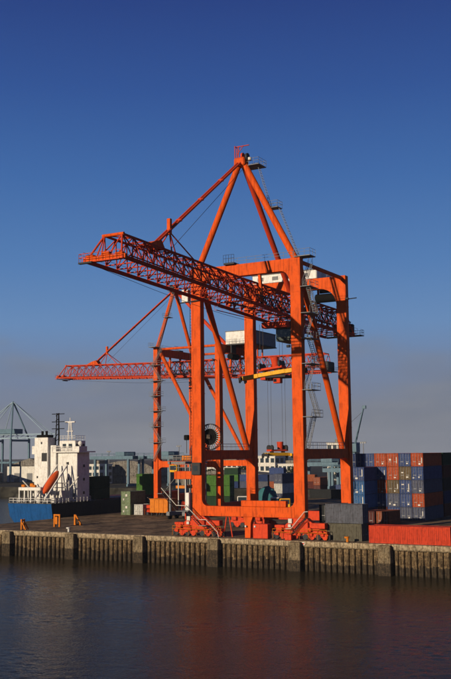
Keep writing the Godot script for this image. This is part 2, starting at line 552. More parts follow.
	railing(t, "railing", [Vector3(6.6, 44.45, ZF + 0.5), Vector3(8.6, 44.45, ZF + 0.5)], M.dark, 0.5, 1.3)
	blk(t, "corner_platform", Vector3(W - 0.9, 44.17, zf2 - 0.6), Vector3(W + 1.9, 44.3, ZF + 0.3), M.grey, 0.0)
	railing(t, "railing", [Vector3(W - 0.9, 44.3, ZF + 0.3), Vector3(W + 1.9, 44.3, ZF + 0.3), Vector3(W + 1.9, 44.3, zf2 - 0.6)], M.galv, 0.9)
	# hangers that carry the girder
	for z in [ZF - 0.65, ZL - 0.65]:
		for s in [-1.0, 1.0]:
			var top := Vector3(CX + s * 2.6, 42.2, z)
			beam(t, "girder_hanger", Vector3(CX + s * 3.0, y_bot(z) + 0.35, z), top, 0.45, 0.5, O)
	# boom and girder
	for seg in [["boom", 34.3, 1.6], ["girder", 1.2, rear_z]]:
		var za: float = seg[1]
		var zb2: float = seg[2]
		var cst := new_st()
		for s in [-1.0, 1.0]:
			var breaks := [za, zb2]
			if za < 10.0:
				breaks = [za, 0.0, -20.0, zb2]
			for i in breaks.size() - 1:
				acc_bar(cst, chord_pt(breaks[i], true, s), chord_pt(breaks[i + 1], true, s), 0.17, 6)
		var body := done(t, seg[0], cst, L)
		for s in [-1.0, 1.0]:
			var brk := [za + (2.3 if za > 10.0 else 0.0), zb2]
			if za < 10.0:
				brk = [za, 0.0, -20.0, zb2]
			for i in brk.size() - 1:
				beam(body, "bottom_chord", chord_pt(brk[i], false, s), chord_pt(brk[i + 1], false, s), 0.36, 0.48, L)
		var n := int(round((za - zb2) / 2.55))
		var dz := (zb2 - za) / n
		var rise := Vector3(0, 0.3, 0)
		for i in n + 1:
			var z := za + dz * i
			for s in [-1.0, 1.0]:
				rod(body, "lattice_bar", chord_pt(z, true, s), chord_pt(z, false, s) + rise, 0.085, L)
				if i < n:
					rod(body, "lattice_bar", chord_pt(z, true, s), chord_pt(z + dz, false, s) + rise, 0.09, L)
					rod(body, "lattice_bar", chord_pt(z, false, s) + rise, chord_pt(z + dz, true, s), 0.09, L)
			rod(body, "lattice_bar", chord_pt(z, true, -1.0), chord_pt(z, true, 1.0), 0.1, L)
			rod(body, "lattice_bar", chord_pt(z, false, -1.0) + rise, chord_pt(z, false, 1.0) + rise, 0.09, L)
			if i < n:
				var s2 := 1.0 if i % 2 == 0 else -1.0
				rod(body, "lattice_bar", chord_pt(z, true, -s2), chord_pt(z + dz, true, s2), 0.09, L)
		for s in ([] if za > 10.0 else [-1.0, 1.0]):
			beam(body, "cable_tray", chord_pt(za, false, s * 0.55) + Vector3(0, 0.5, 0), chord_pt(zb2, false, s * 0.55) + Vector3(0, 0.5 if za > 10.0 else 1.4, 0), 0.5, 0.25, M.dark, 0.0)
		# walkways beside the lower chords
		for s in [-1.0, 1.0]:
			var w0 := chord_pt(za + (1.5 if za > 10.0 else 0.0), false, s) + Vector3(s * 0.5, 0.25, 0)
			var w1 := chord_pt(zb2, false, s) + Vector3(s * 0.5, 0.25, 0)
			if za < 10.0:
				w0.y = y_bot(-20.0) + 0.2
				w1.y = w0.y
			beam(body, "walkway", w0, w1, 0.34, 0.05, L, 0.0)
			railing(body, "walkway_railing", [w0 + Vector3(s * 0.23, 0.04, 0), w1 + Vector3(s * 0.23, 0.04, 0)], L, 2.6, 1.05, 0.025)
	# boom tip
	var tipz := 36.2
	blk(t, "tip_beam", Vector3(CX - 3.2, 38.15, tipz - 0.3), Vector3(CX + 3.4, 38.75, tipz + 0.3), O, 0.05)
	blk(t, "tip_platform", Vector3(CX - 3.4, 37.95, tipz + 0.32), Vector3(CX + 3.0, 38.05, tipz + 1.0), M.lattice, 0.0)
	blk(t, "tip_buffer", Vector3(CX - 3.1, 37.75, tipz + 1.02), Vector3(CX - 1.0, 37.95, tipz + 1.5), M.dark, 0.0)
	railing(t, "railing", [Vector3(CX - 3.4, 38.05, tipz + 0.4), Vector3(CX - 3.4, 38.05, tipz + 0.96), Vector3(CX + 3.0, 38.05, tipz + 0.96)], O, 1.0, 1.1, 0.04)
	for k in [[-2.2, 0.5], [0.3, 0.8], [2.4, 0.4]]:
		blk(t, "tip_sheave_box", Vector3(CX + k[0] - 0.6, 38.77, tipz - 0.4), Vector3(CX + k[0] + 0.6, 38.77 + k[1] * 0.6, tipz + 0.35), O, 0.06)
	for s in [-1.0, 1.0]:
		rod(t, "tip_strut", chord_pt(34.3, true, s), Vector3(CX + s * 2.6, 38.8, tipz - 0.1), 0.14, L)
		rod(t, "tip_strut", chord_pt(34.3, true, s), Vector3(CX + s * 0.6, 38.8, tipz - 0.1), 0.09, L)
	rod(t, "tip_strut", Vector3(CX - 1.7, y_top(34.3), 34.3), Vector3(CX + 1.7, y_top(34.3), 34.3), 0.22, O)
	# stay bracket, mast and forestay
	var bz := 24.6
	prism(t, "stay_bracket", [Vector2(-bz - 3.2, y_top(bz)), Vector2(-bz + 1.6, y_top(bz) + 0.1), Vector2(-bz + 0.6, y_top(bz) + 1.35), Vector2(-bz - 0.9, y_top(bz) + 1.0)], CX - 0.9, CX + 0.9, O, turn)
	var sa := Vector3(CX, y_top(bz) + 1.0, bz - 0.3)
	var sb := apex + Vector3(0, -0.2, 0.7)
	for s in [-0.26, 0.26]:
		rod(t, "forestay", sa + Vector3(s, 0, 0), sb + Vector3(s, 0, 0), 0.18, L)
	rod(t, "hoist_rope", sa + Vector3(0, -0.2, -4.0), sb + Vector3(0.3, -1.2, -0.3), 0.035, M.wire)
	for k in 3:
		var q := sa.lerp(sb, 0.25 + k * 0.25)
		blk(t, "stay_coupling", q - Vector3(0.48, 0.2, 0.2), q + Vector3(0.48, 0.2, 0.2), L, 0.08)
	var mz := 20.6
	var mtop := Vector3(CX, 46.9, mz)
	beam(t, "stay_mast", Vector3(CX, y_top(mz) + 3.0, mz), mtop, 0.55, 0.55, O)
	for s in [-1.0, 1.0]:
		rod(t, "mast_strut", mtop + Vector3(0, -1.9, 0), chord_pt(mz + 1.6, true, s), 0.1, L)
		rod(t, "mast_strut", mtop + Vector3(0, -1.9, 0), chord_pt(mz - 4.6, true, s), 0.1, L)
	# slack cable under the boom
	for k in 6:
		var c0 := Vector3(CX - 2.4, 37.9 - 5.2 * sin(PI * k / 12.0) * 0.45, 35.0 - k * 7.0)
		var c1 := Vector3(CX - 2.4, 37.9 - 5.2 * sin(PI * (k + 1) / 12.0) * 0.45, 35.0 - (k + 1) * 7.0)
		rod(t, "slack_cable", c0, c1, 0.03, M.wire)
	# rear platform and winch
	blk(t, "rear_platform", Vector3(CX - 3.4, y_bot(-30.0) - 0.1, rear_z - 1.8), Vector3(CX + 4.4, y_bot(-30.0) + 0.05, rear_z - 0.02), M.dark, 0.0)
	railing(t, "railing", [Vector3(CX + 4.4, y_bot(-30.0) + 0.05, rear_z - 0.1), Vector3(CX + 4.4, y_bot(-30.0) + 0.05, rear_z - 1.7), Vector3(CX - 3.4, y_bot(-30.0) + 0.05, rear_z - 1.7)], M.dark, 0.9)
	blk(t, "rear_winch", Vector3(CX - 1.6, y_bot(-30.0) + 0.06, rear_z - 1.5), Vector3(CX + 2.6, y_bot(-30.0) + 2.4, rear_z - 0.3), M.dark, 0.2)
	# machinery house on the landside beam
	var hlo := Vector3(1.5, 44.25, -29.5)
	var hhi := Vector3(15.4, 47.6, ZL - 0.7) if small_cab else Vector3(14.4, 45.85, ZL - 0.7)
	var house := blk(t, "machinery_house", hlo, hhi, M.grey, 0.05)  # grey stands in for the house's unlit sides, shade put into the colour
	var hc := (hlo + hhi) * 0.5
	blk(house, "lit_face_panel", Vector3(hlo.x + 0.05, hlo.y + 0.05, hhi.z + 0.002) - hc, Vector3(hhi.x - 0.05, hhi.y - 0.05, hhi.z + 0.05) - hc, M.white, 0.01)  # white sheets over the two sunlit faces, the lit tone given as paint
	blk(house, "lit_face_panel", Vector3(hhi.x + 0.002, hlo.y + 0.05, hlo.z + 0.05) - hc, Vector3(hhi.x + 0.05, hhi.y - 0.05, hhi.z - 0.05) - hc, M.white, 0.01)
	blk(house, "house_roof", Vector3(hlo.x - 0.2, hhi.y + 0.005, hlo.z - 0.2) - hc, Vector3(hhi.x + 0.2, hhi.y + 0.14, hhi.z + 0.2) - hc, M.grey, 0.02)
	for k in 4:
		blk(house, "louvre", Vector3(2.6 + k * 3.0, 44.7, hhi.z + 0.003) - hc, Vector3(3.8 + k * 3.0, 45.4, hhi.z + 0.09) - hc, M.grey, 0.01)
	blk(house, "house_door", Vector3(hhi.x + 0.003, 44.4, -25.0) - hc, Vector3(hhi.x + 0.09, 45.75, -24.0) - hc, M.pale, 0.01)
	for z in [-25.0, -29.0]:
		for s in [-1.0, 1.0]:
			beam(t, "house_post", Vector3(CX + s * 1.4, y_top(z) + 0.15, z), Vector3(CX + s * 1.4, 44.2, z), 0.35, 0.35, O)
	blk(t, "house_floor", Vector3(1.3, 43.95, -29.7), Vector3(15.9, 44.2, ZL - DL - 0.06), M.dark, 0.02)
	railing(t, "railing", [Vector3(16.0, 44.2, ZL - DL - 0.2), Vector3(16.9, 44.2, ZL - DL - 0.2), Vector3(16.9, 44.2, -29.6)], M.galv, 1.0)
	part(t, "cable_drum", drum_mesh(), M.black, Transform3D(Basis(Vector3(0, 0, 1), PI * 0.5), Vector3(15.3, 40.9, ZL - 2.9)))
	beam(t, "drum_bracket", Vector3(15.3, 41.8, ZL - 2.9), Vector3(15.3, 43.95, ZL - 2.9), 2.6, 0.3, M.dark)
	# festoon cables looped along the girder
	st = new_st()
	for k in 17:
		var z0: float = 0.0 - k * 2.3
		for j in 6:
			var a0 := PI * j / 6.0
			var a1 := PI * (j + 1) / 6.0
			acc_bar(st, Vector3(CX + 3.55, 38.3 - 1.1 * sin(a0), z0 - 2.3 * j / 6.0), Vector3(CX + 3.55, 38.3 - 1.1 * sin(a1), z0 - 2.3 * (j + 1) / 6.0), 0.09, 4)
	done(t, "festoon_cable", st, M.black)
	beam(t, "festoon_track", Vector3(CX + 3.55, 38.36, 0.5), Vector3(CX + 3.55, 38.36, -39.5), 0.2, 0.2, M.dark)
	# trolley with the driver's cab under the girder
	var ty := y_bot(trolley_z)
	blk(t, "trolley", Vector3(CX - 2.7, ty - 1.0, trolley_z - 2.9), Vector3(CX + 2.7, ty - 0.4, trolley_z + 2.9), M.dark, 0.06)
	for s in [-1.0, 1.0]:
		for k in [-2.2, 2.2]:
			part(t, "trolley_wheel", wheel_mesh(), M.dark, Transform3D(Basis(Vector3(0, 0, 1), PI * 0.5), Vector3(CX + s * 2.55, ty - 0.36, trolley_z + k)))
	var ch := Vector3(0.8, 0.7, 1.0) if small_cab else Vector3(1.5, 1.35, 2.7)
	var cc := Vector3(CX + 1.0, ty - 1.05 - ch.y, trolley_z)
	var cab := blk(t, "driver_cab", cc - ch, cc + ch, M.red if small_cab else M.cabgreen, 0.12)
	blk(cab, "cab_window", Vector3(-ch.x * 0.85, -ch.y * 0.5, ch.z + 0.002), Vector3(ch.x * 0.85, ch.y * 0.6, ch.z + 0.04), M.glass, 0.01)
	blk(cab, "cab_window", Vector3(ch.x + 0.002, -ch.y * 0.5, 0.0), Vector3(ch.x + 0.04, ch.y * 0.6, ch.z * 0.85), M.glass, 0.01)
	blk(t, "service_beam", Vector3(CX - 2.4, ty - 1.5, trolley_z + 2.95), Vector3(CX + 2.4, ty - 0.5, trolley_z + 4.4), M.red, 0.06)
	# stairs up the waterside leg
	var sx := W + 0.85
	var levels := [13.9, 18.9, 23.1, 27.2, 31.2, 35.2, 39.4, 43.6]
	for i in levels.size():
		var y: float = levels[i]
		if i > 0 and i < levels.size() - 1:
			var far := -5.9 if i % 2 == 1 else -5.2
			blk(t, "stair_landing", Vector3(W + 0.06, y - 0.1, far), Vector3(W + 1.7, y, -1.7), M.grey, 0.0)
			railing(t, "railing", [Vector3(W + 1.68, y, -1.7), Vector3(W + 1.68, y, far), Vector3(W + 0.1, y, far)], M.galv, 1.1)
		if i < levels.size() - 1:
			var y2: float = levels[i + 1]
			if i % 2 == 0:
				stair(t, Vector3(sx - 0.3, y, -2.2), Vector3(sx - 0.3, y2 - 0.1, -5.0), Vector3(0.32, 0, 0), M.galv, M.galv)
			else:
				stair(t, Vector3(sx + 0.35, y, -5.0), Vector3(sx + 0.35, y2 - 0.1, -2.2), Vector3(0.32, 0, 0), M.galv, M.galv)
	ladder(t, Vector3(-0.22, 5.0, ZF - 0.3), Vector3(-0.22, 44.0, ZF - 0.3), Vector3(0, 0, 0.26), M.dark)
	# lift car and a service bar by the head of the waterside leg
	blk(t, "lift_car", Vector3(-1.75, 38.7, ZF - 0.9), Vector3(-0.55, 40.8, ZF + 0.1), M.white, 0.05)
	rod(t, "service_bar", Vector3(-1.9, 38.55, ZF + 0.2), Vector3(5.0, 38.9, ZF + 0.2), 0.11, M.dark)
	# cable reel on the tie beam
	var rc := Vector3(2.35, 16.1, -4.0)
	var rt := Basis(Vector3(1, 0, 0), PI * 0.5)
	var reel := part(t, "cable_reel", reel_mesh(), M.black, Transform3D(rt, rc))
	part(reel, "rim", torus(2.1, 0.07), M.dark, Transform3D(Basis(), Vector3(0, 0.28, 0)))
	part(reel, "rim", torus(2.1, 0.07), M.dark, Transform3D(Basis(), Vector3(0, -0.28, 0)))
	for k in 30:
		var a := TAU * k / 30.0
		var dir := Vector3(cos(a), 0, sin(a))
		var sp := beam(reel, "spoke", dir * 1.36 + Vector3(0, 0.28, 0), dir * 2.05 + Vector3(0, 0.28, 0), 0.1, 0.1, M.galv, 0.0)
	blk(reel, "hub_motor", Vector3(-0.4, 0.35, -0.4), Vector3(0.4, 0.8, 0.4), M.rail, 0.1)
	beam(t, "reel_bracket", Vector3(1.5, 13.92, -4.55), Vector3(2.3, 16.1, -4.55), 0.3, 0.3, O)
	# checker's booth and service deck on the waterside leg
	blk(t, "service_deck", Vector3(-3.5, 9.2, ZF - 1.25), Vector3(-0.08, 10.5, ZF - 0.02), O, 0.04)
	railing(t, "railing", [Vector3(-0.1, 10.5, ZF - 0.05), Vector3(-3.45, 10.5, ZF - 0.05), Vector3(-3.45, 10.5, ZF - 1.2)], M.galv, 0.8, 1.1, 0.04)
	var booth := blk(t, "control_booth", Vector3(0.1, 9.9, ZF + 0.055), Vector3(1.75, 11.9, ZF + 0.4), M.dark, 0.06)
	blk(booth, "booth_window", Vector3(-0.45, -0.3, 0.175), Vector3(0.35, 0.5, 0.2), M.window, 0.01)
	for q in [[-2.9, 4.8], [-1.5, 4.12]]:
		beam(t, "deck_post", Vector3(q[0], q[1], ZF - 0.4), Vector3(q[0], 9.15, ZF - 0.4), 0.16, 0.16, M.pale)
	blk(t, "service_landing", Vector3(-2.4, 4.0, ZF - 1.0), Vector3(-0.06, 4.1, ZF + 1.3), M.grey, 0.0)
	blk(t, "white_locker", Vector3(-1.15, 4.12, ZF - 0.3), Vector3(-0.45, 7.0, ZF + 0.35), M.white, 0.08)
	beam(t, "landing_bracket", Vector3(-1.6, 2.6, ZF - 0.5), Vector3(-1.6, 3.98, ZF - 0.5), 0.2, 0.2, M.red)
	blk(t, "service_landing", Vector3(2.0, 1.8, ZF + 0.55), Vector3(3.3, 1.9, ZF + 1.35), M.grey, 0.0)
	blk(t, "service_landing", Vector3(-6.0, 6.8, ZF + 0.5), Vector3(-5.1, 6.9, ZF + 1.3), M.grey, 0.0)
	rod(t, "landing_hanger", Vector3(-5.3, 6.9, ZF + 0.5), Vector3(-3.45, 9.3, ZF - 0.1), 0.05, M.grey)
	var sz := ZF + 0.95
	stair(t, Vector3(-2.3, 4.1, sz), Vector3(-5.1, 6.85, sz), Vector3(0, 0, 0.33), M.dark, M.dark, 0.03)
	stair(t, Vector3(2.0, 1.85, sz), Vector3(-0.4, 4.05, sz), Vector3(0, 0, 0.33), M.dark, M.dark, 0.03)
	stair(t, Vector3(5.4, 0.02, sz), Vector3(3.3, 1.85, sz), Vector3(0, 0, 0.33), M.dark, M.dark, 0.03)
	st = new_st()
	var path := [Vector3(-5.2, 7.8, 0), Vector3(-2.3, 5.0, 0), Vector3(-0.4, 4.95, 0), Vector3(2.0, 2.8, 0), Vector3(3.3, 2.8, 0), Vector3(5.4, 0.95, 0), Vector3(5.6, 0.05, 0)]
	for i in path.size() - 1:
		acc_bar(st, path[i] + Vector3(0, 0, sz + 0.36), path[i + 1] + Vector3(0, 0, sz + 0.36), 0.055, 6)
	done(t, "stair_handrail", st, M.pale)
	stair(t, Vector3(18.3, 0.9, ZF + 0.9), Vector3(20.9, 3.6, ZF + 0.9), Vector3(0, 0, 0.3), M.dark, M.dark, 0.03)
	st = new_st()
	path = [Vector3(17.4, 1.75, 0), Vector3(18.3, 1.8, 0), Vector3(20.6, 4.35, 0), Vector3(21.2, 4.4, 0)]
	for i in path.size() - 1:
		acc_bar(st, path[i] + Vector3(0, 0, ZF + 1.24), path[i + 1] + Vector3(0, 0, ZF + 1.24), 0.055, 6)
	done(t, "stair_handrail", st, M.pale)
	blk(t, "stair_step", Vector3(17.2, 0.02, ZF + 0.55), Vector3(18.3, 0.88, ZF + 1.2), M.red, 0.04)
	# parts on and under the waterside sill
	blk(t, "sill_cabinet", Vector3(8.9, 4.92, ZF - 1.1), Vector3(16.8, 5.85, ZF - 0.25), O, 0.05)
	prism(t, "anchor_post", [Vector2(9.3, 3.28), Vector2(11.0, 3.28), Vector2(10.65, 2.4), Vector2(10.55, 0.02), Vector2(9.6, 0.02), Vector2(9.6, 2.4)], ZF - 1.1, ZF - 0.15, O)
	blk(t, "power_cabinet", Vector3(11.15, 0.02, ZF - 1.2), Vector3(13.75, 2.25, ZF + 0.1), M.red, 0.05)
	for x in [11.4, 9.75]:
		blk(t, "warning_lamp_box", Vector3(x, 1.7, ZF + 0.105), Vector3(x + 0.28, 2.0, ZF + 0.25), M.pale, 0.04)
	for s in [-1.0, 1.0]:
		rod(t, "cable_support", Vector3(6.3 + s * 0.8, 0.02, ZF - 0.6), Vector3(6.3 + s * 0.25, 3.25, ZF - 0.6), 0.1, M.red)
	# floodlights on brackets
	for q in [[Vector3(W - lw - 0.3, 30.0, ZF + 0.3)], [Vector3(W + 0.3, 39.9, ZL + 0.2)]]:
		blk(t, "floodlight", q[0] - Vector3(0.3, 0.2, 0.2), q[0] + Vector3(0.3, 0.2, 0.2), M.dark, 0.05)
	rod(t, "light_arm", Vector3(W + 0.02, 39.9, ZL - 0.3), Vector3(W + 1.9, 40.0, ZL - 0.3), 0.09, M.dark)
	return t

func wheel_big() -> Mesh:
	if not cache.has("wheel_big"):
		var c := CylinderMesh.new()
		c.top_radius = 0.62
		c.bottom_radius = 0.62
		c.height = 0.3
		c.radial_segments = 20
		cache["wheel_big"] = c
	return cache["wheel_big"]

func drum_mesh() -> Mesh:
	if not cache.has("drum"):
		var c := CylinderMesh.new()
		c.top_radius = 0.8
		c.bottom_radius = 0.8
		c.height = 3.9
		c.radial_segments = 24
		cache["drum"] = c
	return cache["drum"]

func reel_mesh() -> Mesh:
	if not cache.has("reel"):
		var st := new_st()
		for y in [[-0.25, 0.25, 1.35], [-0.45, 0.34, 0.7]]:
			var n := 28
			for i in n:
				var a := TAU * i / n
				var b := TAU * (i + 1) / n
				var u: Vector3 = Vector3(cos(a), 0, sin(a)) * y[2]
				var v: Vector3 = Vector3(cos(b), 0, sin(b)) * y[2]
				quad(st, u + Vector3(0, y[0], 0), v + Vector3(0, y[0], 0), v + Vector3(0, y[1], 0), u + Vector3(0, y[1], 0), u + v)
				tri(st, Vector3(0, y[1], 0), u + Vector3(0, y[1], 0), v + Vector3(0, y[1], 0), Vector3.UP)
				tri(st, Vector3(0, y[0], 0), u + Vector3(0, y[0], 0), v + Vector3(0, y[0], 0), Vector3.DOWN)
		cache["reel"] = st.commit()
	return cache["reel"]

# a telescopic container spreader under its head block; long axis along local x; hangs from four ropes
func spreader(label: String, at: Vector3, turn: float, tilt: float, rope_up: float, half := 6.0) -> Node3D:
	var t := thing("container_spreader", label, "spreader", at, turn, "spreaders hanging from the cranes")
	t.rotation = Vector3(0, turn, tilt)
	blk(t, "centre_beam", Vector3(-2.6, -0.25, -0.6), Vector3(2.6, 0.45, 0.6), M.yellow, 0.05)
	for s in [-1.0, 1.0]:
		for zz in [-0.42, 0.42]:
			blk(t, "telescopic_arm", Vector3(s * 2.62, -0.3, zz - 0.2), Vector3(s * (half - 0.25), 0.42, zz + 0.2), M.yellow, 0.04)
		blk(t, "end_beam", Vector3(s * (half - 0.23), -0.32, -1.18), Vector3(s * half, 0.3, 1.18), M.dark if s < 0 else M.yellow, 0.04)
		for zz in [-1.0, 1.0]:
			blk(t, "twistlock", Vector3(s * half - 0.2 * s - 0.1, -0.62, zz - 0.1), Vector3(s * half - 0.2 * s + 0.1, -0.33, zz + 0.1), M.dark, 0.02)
			blk(t, "flipper", Vector3(s * (half + 0.02), -0.75, zz - 0.25), Vector3(s * (half + 0.16), 0.2, zz + 0.25), M.dark, 0.02)
	blk(t, "head_block", Vector3(-2.3, 0.75, -0.9), Vector3(2.3, 1.15, 0.9), M.red, 0.05)
	blk(t, "head_block_post", Vector3(-1.7, 0.46, -0.5), Vector3(-1.3, 0.74, 0.5), M.dark, 0.02)
	blk(t, "head_block_post", Vector3(1.3, 0.46, -0.5), Vector3(1.7, 0.74, 0.5), M.dark, 0.02)
	part(t, "cable_basket", basket_mesh(), M.red, Transform3D(Basis(), Vector3(0.75, 2.0, 0)))
	var inv := t.transform.basis.inverse()
	for sx in [-1.0, 1.0]:
		for sz in [-1.0, 1.0]:
			part(t, "rope_sheave", wheel_big(), M.dark, Transform3D(Basis(Vector3(0, 0, 1), PI * 0.5), Vector3(sx * 1.9, 1.5, sz * 0.6)))
			var a := Vector3(sx * 1.9, 1.9, sz * 0.6)
			var wa: Vector3 = t.transform * a
			rod(t, "hoist_rope", a, t.transform.affine_inverse() * Vector3(wa.x, rope_up, wa.z), 0.03, M.wire)
	return t

func basket_mesh() -> Mesh:
	if not cache.has("basket"):
		var c := CylinderMesh.new()
		c.top_radius = 0.75
		c.bottom_radius = 0.6
		c.height = 1.65
		c.radial_segments = 16
		cache["basket"] = c
	return cache["basket"]

# ------------------------------------------------------------------ ship
func loft(rings: Array, closed_ends := true) -> ArrayMesh:
	# rings: arrays of Vector3 with equal counts; smooth enough with flat faces
	var st := new_st()
	var n: int = rings[0].size()
	for i in rings.size() - 1:
		var ca := Vector3()
		for k in n:
			ca += rings[i][k] + rings[i + 1][k]
		ca /= 2.0 * n
		for k in n - 1:
			var a: Vector3 = rings[i][k]
			var b: Vector3 = rings[i][k + 1]
			var c: Vector3 = rings[i + 1][k + 1]
			var d: Vector3 = rings[i + 1][k]
			quad(st, a, b, c, d, (a + b + c + d) * 0.25 - ca)
	if closed_ends:
		for e in [0, rings.size() - 1]:
			var mid := Vector3()
			for k in n:
				mid += rings[e][k]
			mid /= n
			var inner: Vector3 = rings[1 if e == 0 else e - 1][0]
			for k in n:
				tri(st, mid, rings[e][k], rings[e][(k + 1) % n], Vector3(0, 0, rings[e][0].z - inner.z))
	return st.commit()

func capsule_rings(a: Vector3, b: Vector3, rx: float, ry: float, top_cut: float) -> ArrayMesh:
	# an enclosed boat hull: pointed ends, flatter top
	var rings := []
	var d := (b - a)
	var fw := d.normalized()
	var side := Vector3(1, 0, 0)
	var up := side.cross(fw).normalized()
	if up.y < 0:
		up = -up
	for i in 13:
		var t := i / 12.0
		var k: float = pow(max(0.0, sin(PI * (0.02 + 0.96 * t))), 0.45)
		var ring := []
		for j in 17:
			var an := TAU * j / 16.0
			var yy := sin(an) * ry * (top_cut if sin(an) > 0 else 1.0)
			ring.append(a + d * t + side * cos(an) * rx * k + up * yy * k)
		rings.append(ring)
	return loft(rings)

func make_ship() -> void:
	var t := thing("cargo_ship", "blue hulled coaster with white deckhouse moored stern towards the quay", "ship", Vector3(-58.2, WATER, -30.0))
	# hull stations: z, half beam at deck, half beam at waterline, deck height
	var rings := []
	for s in [[0.0, 6.05, 3.4, 7.35], [-4.0, 6.15, 5.6, 7.35], [-12.0, 6.2, 6.1, 7.35], [-58.0, 6.2, 6.1, 7.35], [-68.0, 5.2, 4.2, 7.9], [-75.0, 3.2, 1.4, 8.8], [-79.0, 0.4, 0.1, 9.4]]:
		var ring := []
		for p in [[-1.0, 1.0], [-0.99, 0.62], [-0.9, 0.30], [-1.0, 0.0], [-0.8, -0.4], [0.8, -0.4], [1.0, 0.0], [0.9, 0.30], [0.99, 0.62], [1.0, 1.0]]:
			var hb: float = s[1] if p[1] >= 0.6 else (lerp(s[2], s[1], max(p[1], 0.0) / 0.6))
			var zz: float = s[0]
			if s[0] == 0.0:
				zz = -1.6 * (1.0 - clamp(p[1], 0.0, 1.0))
			ring.append(Vector3(p[0] / (1.0 if abs(p[0]) > 0.95 else 1.0) * hb, p[1] * s[3], zz))
		ring.append(ring[0])
		rings.append(ring)
	part(t, "hull", loft(rings, false), M.hullblack)
	var stt := new_st()
	var tr: Array = rings[0]
	var off := Vector3(0, 0, 0.03)
	for k in range(0, 4):
		var l0: Vector3 = tr[k]
		var l1: Vector3 = tr[k + 1]
		var r0: Vector3 = tr[9 - k]
		var r1: Vector3 = tr[8 - k]
		quad(stt, l0 + off, l1 + off, r1 + off, r0 + off, Vector3(0, 0, 1))
	done(t, "transom", stt, M.hullblue)
	var dk := 7.38
	blk(t, "poop_deck", Vector3(-5.9, dk, -20.0), Vector3(5.9, dk + 0.06, -0.2), M.roof, 0.0)
	blk(t, "hatch_cover", Vector3(-5.0, dk, -57.0), Vector3(5.0, dk + 0.2, -20.2), M.hullboot, 0.0)
	railing(t, "stern_railing", [Vector3(-6.0, dk, -14.0), Vector3(-5.9, dk, -0.25), Vector3(5.9, dk, -0.25), Vector3(6.0, dk, -14.0)], M.white, 1.2, 1.1, 0.05)
	# open mooring deck shelter at the stern
	var sh := blk(t, "mooring_shelter", Vector3(-4.9, dk + 2.7, -5.4), Vector3(1.4, dk + 3.4, -2.0), M.white, 0.05)
	for x in [-4.7, -3.2, -1.4, 0.4]:
		for z in [-2.2, -5.2]:
			beam(t, "shelter_post", Vector3(x, dk + 0.06, z), Vector3(x, dk + 2.7, z), 0.3, 0.3, M.white)
	for q in [[-3.9, -3.4], [-2.2, -3.6], [2.6, -2.6]]:
		var w := blk(t, "mooring_winch", Vector3(q[0] - 0.6, dk + 0.1, q[1] - 0.5), Vector3(q[0] + 0.6, dk + 0.55, q[1] + 0.5), M.grey, 0.05)
		part(w, "winch_drum", wheel_big(), M.pale, Transform3D(Basis(Vector3(0, 0, 1), PI * 0.5), Vector3(0, 0.5, 0)))
	for q in [[-4.2, -3.0, 0.8], [-2.8, -4.2, 1.1], [-1.2, -3.0, 0.7]]:
		blk(t, "life_raft_case", Vector3(q[0] - 0.5, dk + 3.42, q[1] - 0.35), Vector3(q[0] + 0.5, dk + 3.42 + q[2] * 0.7, q[1] + 0.35), M.amber, 0.15)
	for x in [3.4, 5.2]:
		beam(t, "vent_pipe", Vector3(x, dk + 0.06, -4.0), Vector3(x, dk + 1.7, -4.0), 0.35, 0.35, M.white, 0.08)
	# funnel casing on the port side
	var fc := blk(t, "funnel_casing", Vector3(-6.0, dk + 0.07, -11.4), Vector3(-2.1, 21.8, -8.6), M.white, 0.08)
	var c0 := fc.position
	blk(fc, "casing_louvre", Vector3(-3.8, 16.4, -8.597) - c0, Vector3(-2.3, 18.3, -8.53) - c0, M.dark, 0.02)
	blk(fc, "porthole", Vector3(-4.1, 20.3, -8.597) - c0, Vector3(-3.7, 20.8, -8.54) - c0, M.dark, 0.02)
	blk(fc, "porthole", Vector3(-5.2, 12.6, -8.597) - c0, Vector3(-4.8, 13.1, -8.54) - c0, M.dark, 0.02)
	blk(fc, "casing_door", Vector3(-5.3, 8.0, -8.597) - c0, Vector3(-4.4, 9.9, -8.54) - c0, M.grey, 0.02)
	blk(t, "funnel_top", Vector3(-5.6, 21.82, -11.2), Vector3(-2.5, 22.4, -8.8), M.black, 0.1)
	for x in [-4.8, -3.6]:
		rod(t, "exhaust_pipe", Vector3(x, 22.4, -10.0), Vector3(x, 23.3, -10.0), 0.28, M.black)
	blk(t, "casing_wing", Vector3(-7.0, 18.0, -10.8), Vector3(-6.02, 19.9, -8.9), M.white, 0.05)
	# signal mast
	var st := new_st()
	for k in [Vector3(-0.45, 0, 0.3), Vector3(0.45, 0, 0.3), Vector3(0, 0, -0.5)]:
		acc_bar(st, Vector3(-1.6, 20.0, -11.6) + k, Vector3(-1.6, 27.4, -11.6) + k * 0.5, 0.13, 5)
	for k in 6:
		acc_bar(st, Vector3(-2.1, 21.0 + k * 1.15, -11.4), Vector3(-1.1, 21.6 + k * 1.15, -11.4), 0.1, 5)
	for yy in [23.8, 25.4, 27.2]:
		acc_bar(st, Vector3(-3.3, yy, -11.5), Vector3(0.3, yy, -11.5), 0.09, 5)
	done(t, "signal_mast", st, M.black)
	blk(t, "mast_house", Vector3(-2.05, dk + 0.07, -13.4), Vector3(-0.35, 20.0, -9.4), M.white, 0.05)
	# accommodation block to starboard, bridge on top
	var ac := blk(t, "accommodation_block", Vector3(-0.3, dk + 0.07, -14.6), Vector3(5.2, 18.3, -10.0), M.white, 0.08)
	var c1 := ac.position
	blk(ac, "porthole", Vector3(2.2, 15.6, -9.997) - c1, Vector3(2.9, 16.2, -9.94) - c1, M.dark, 0.02)
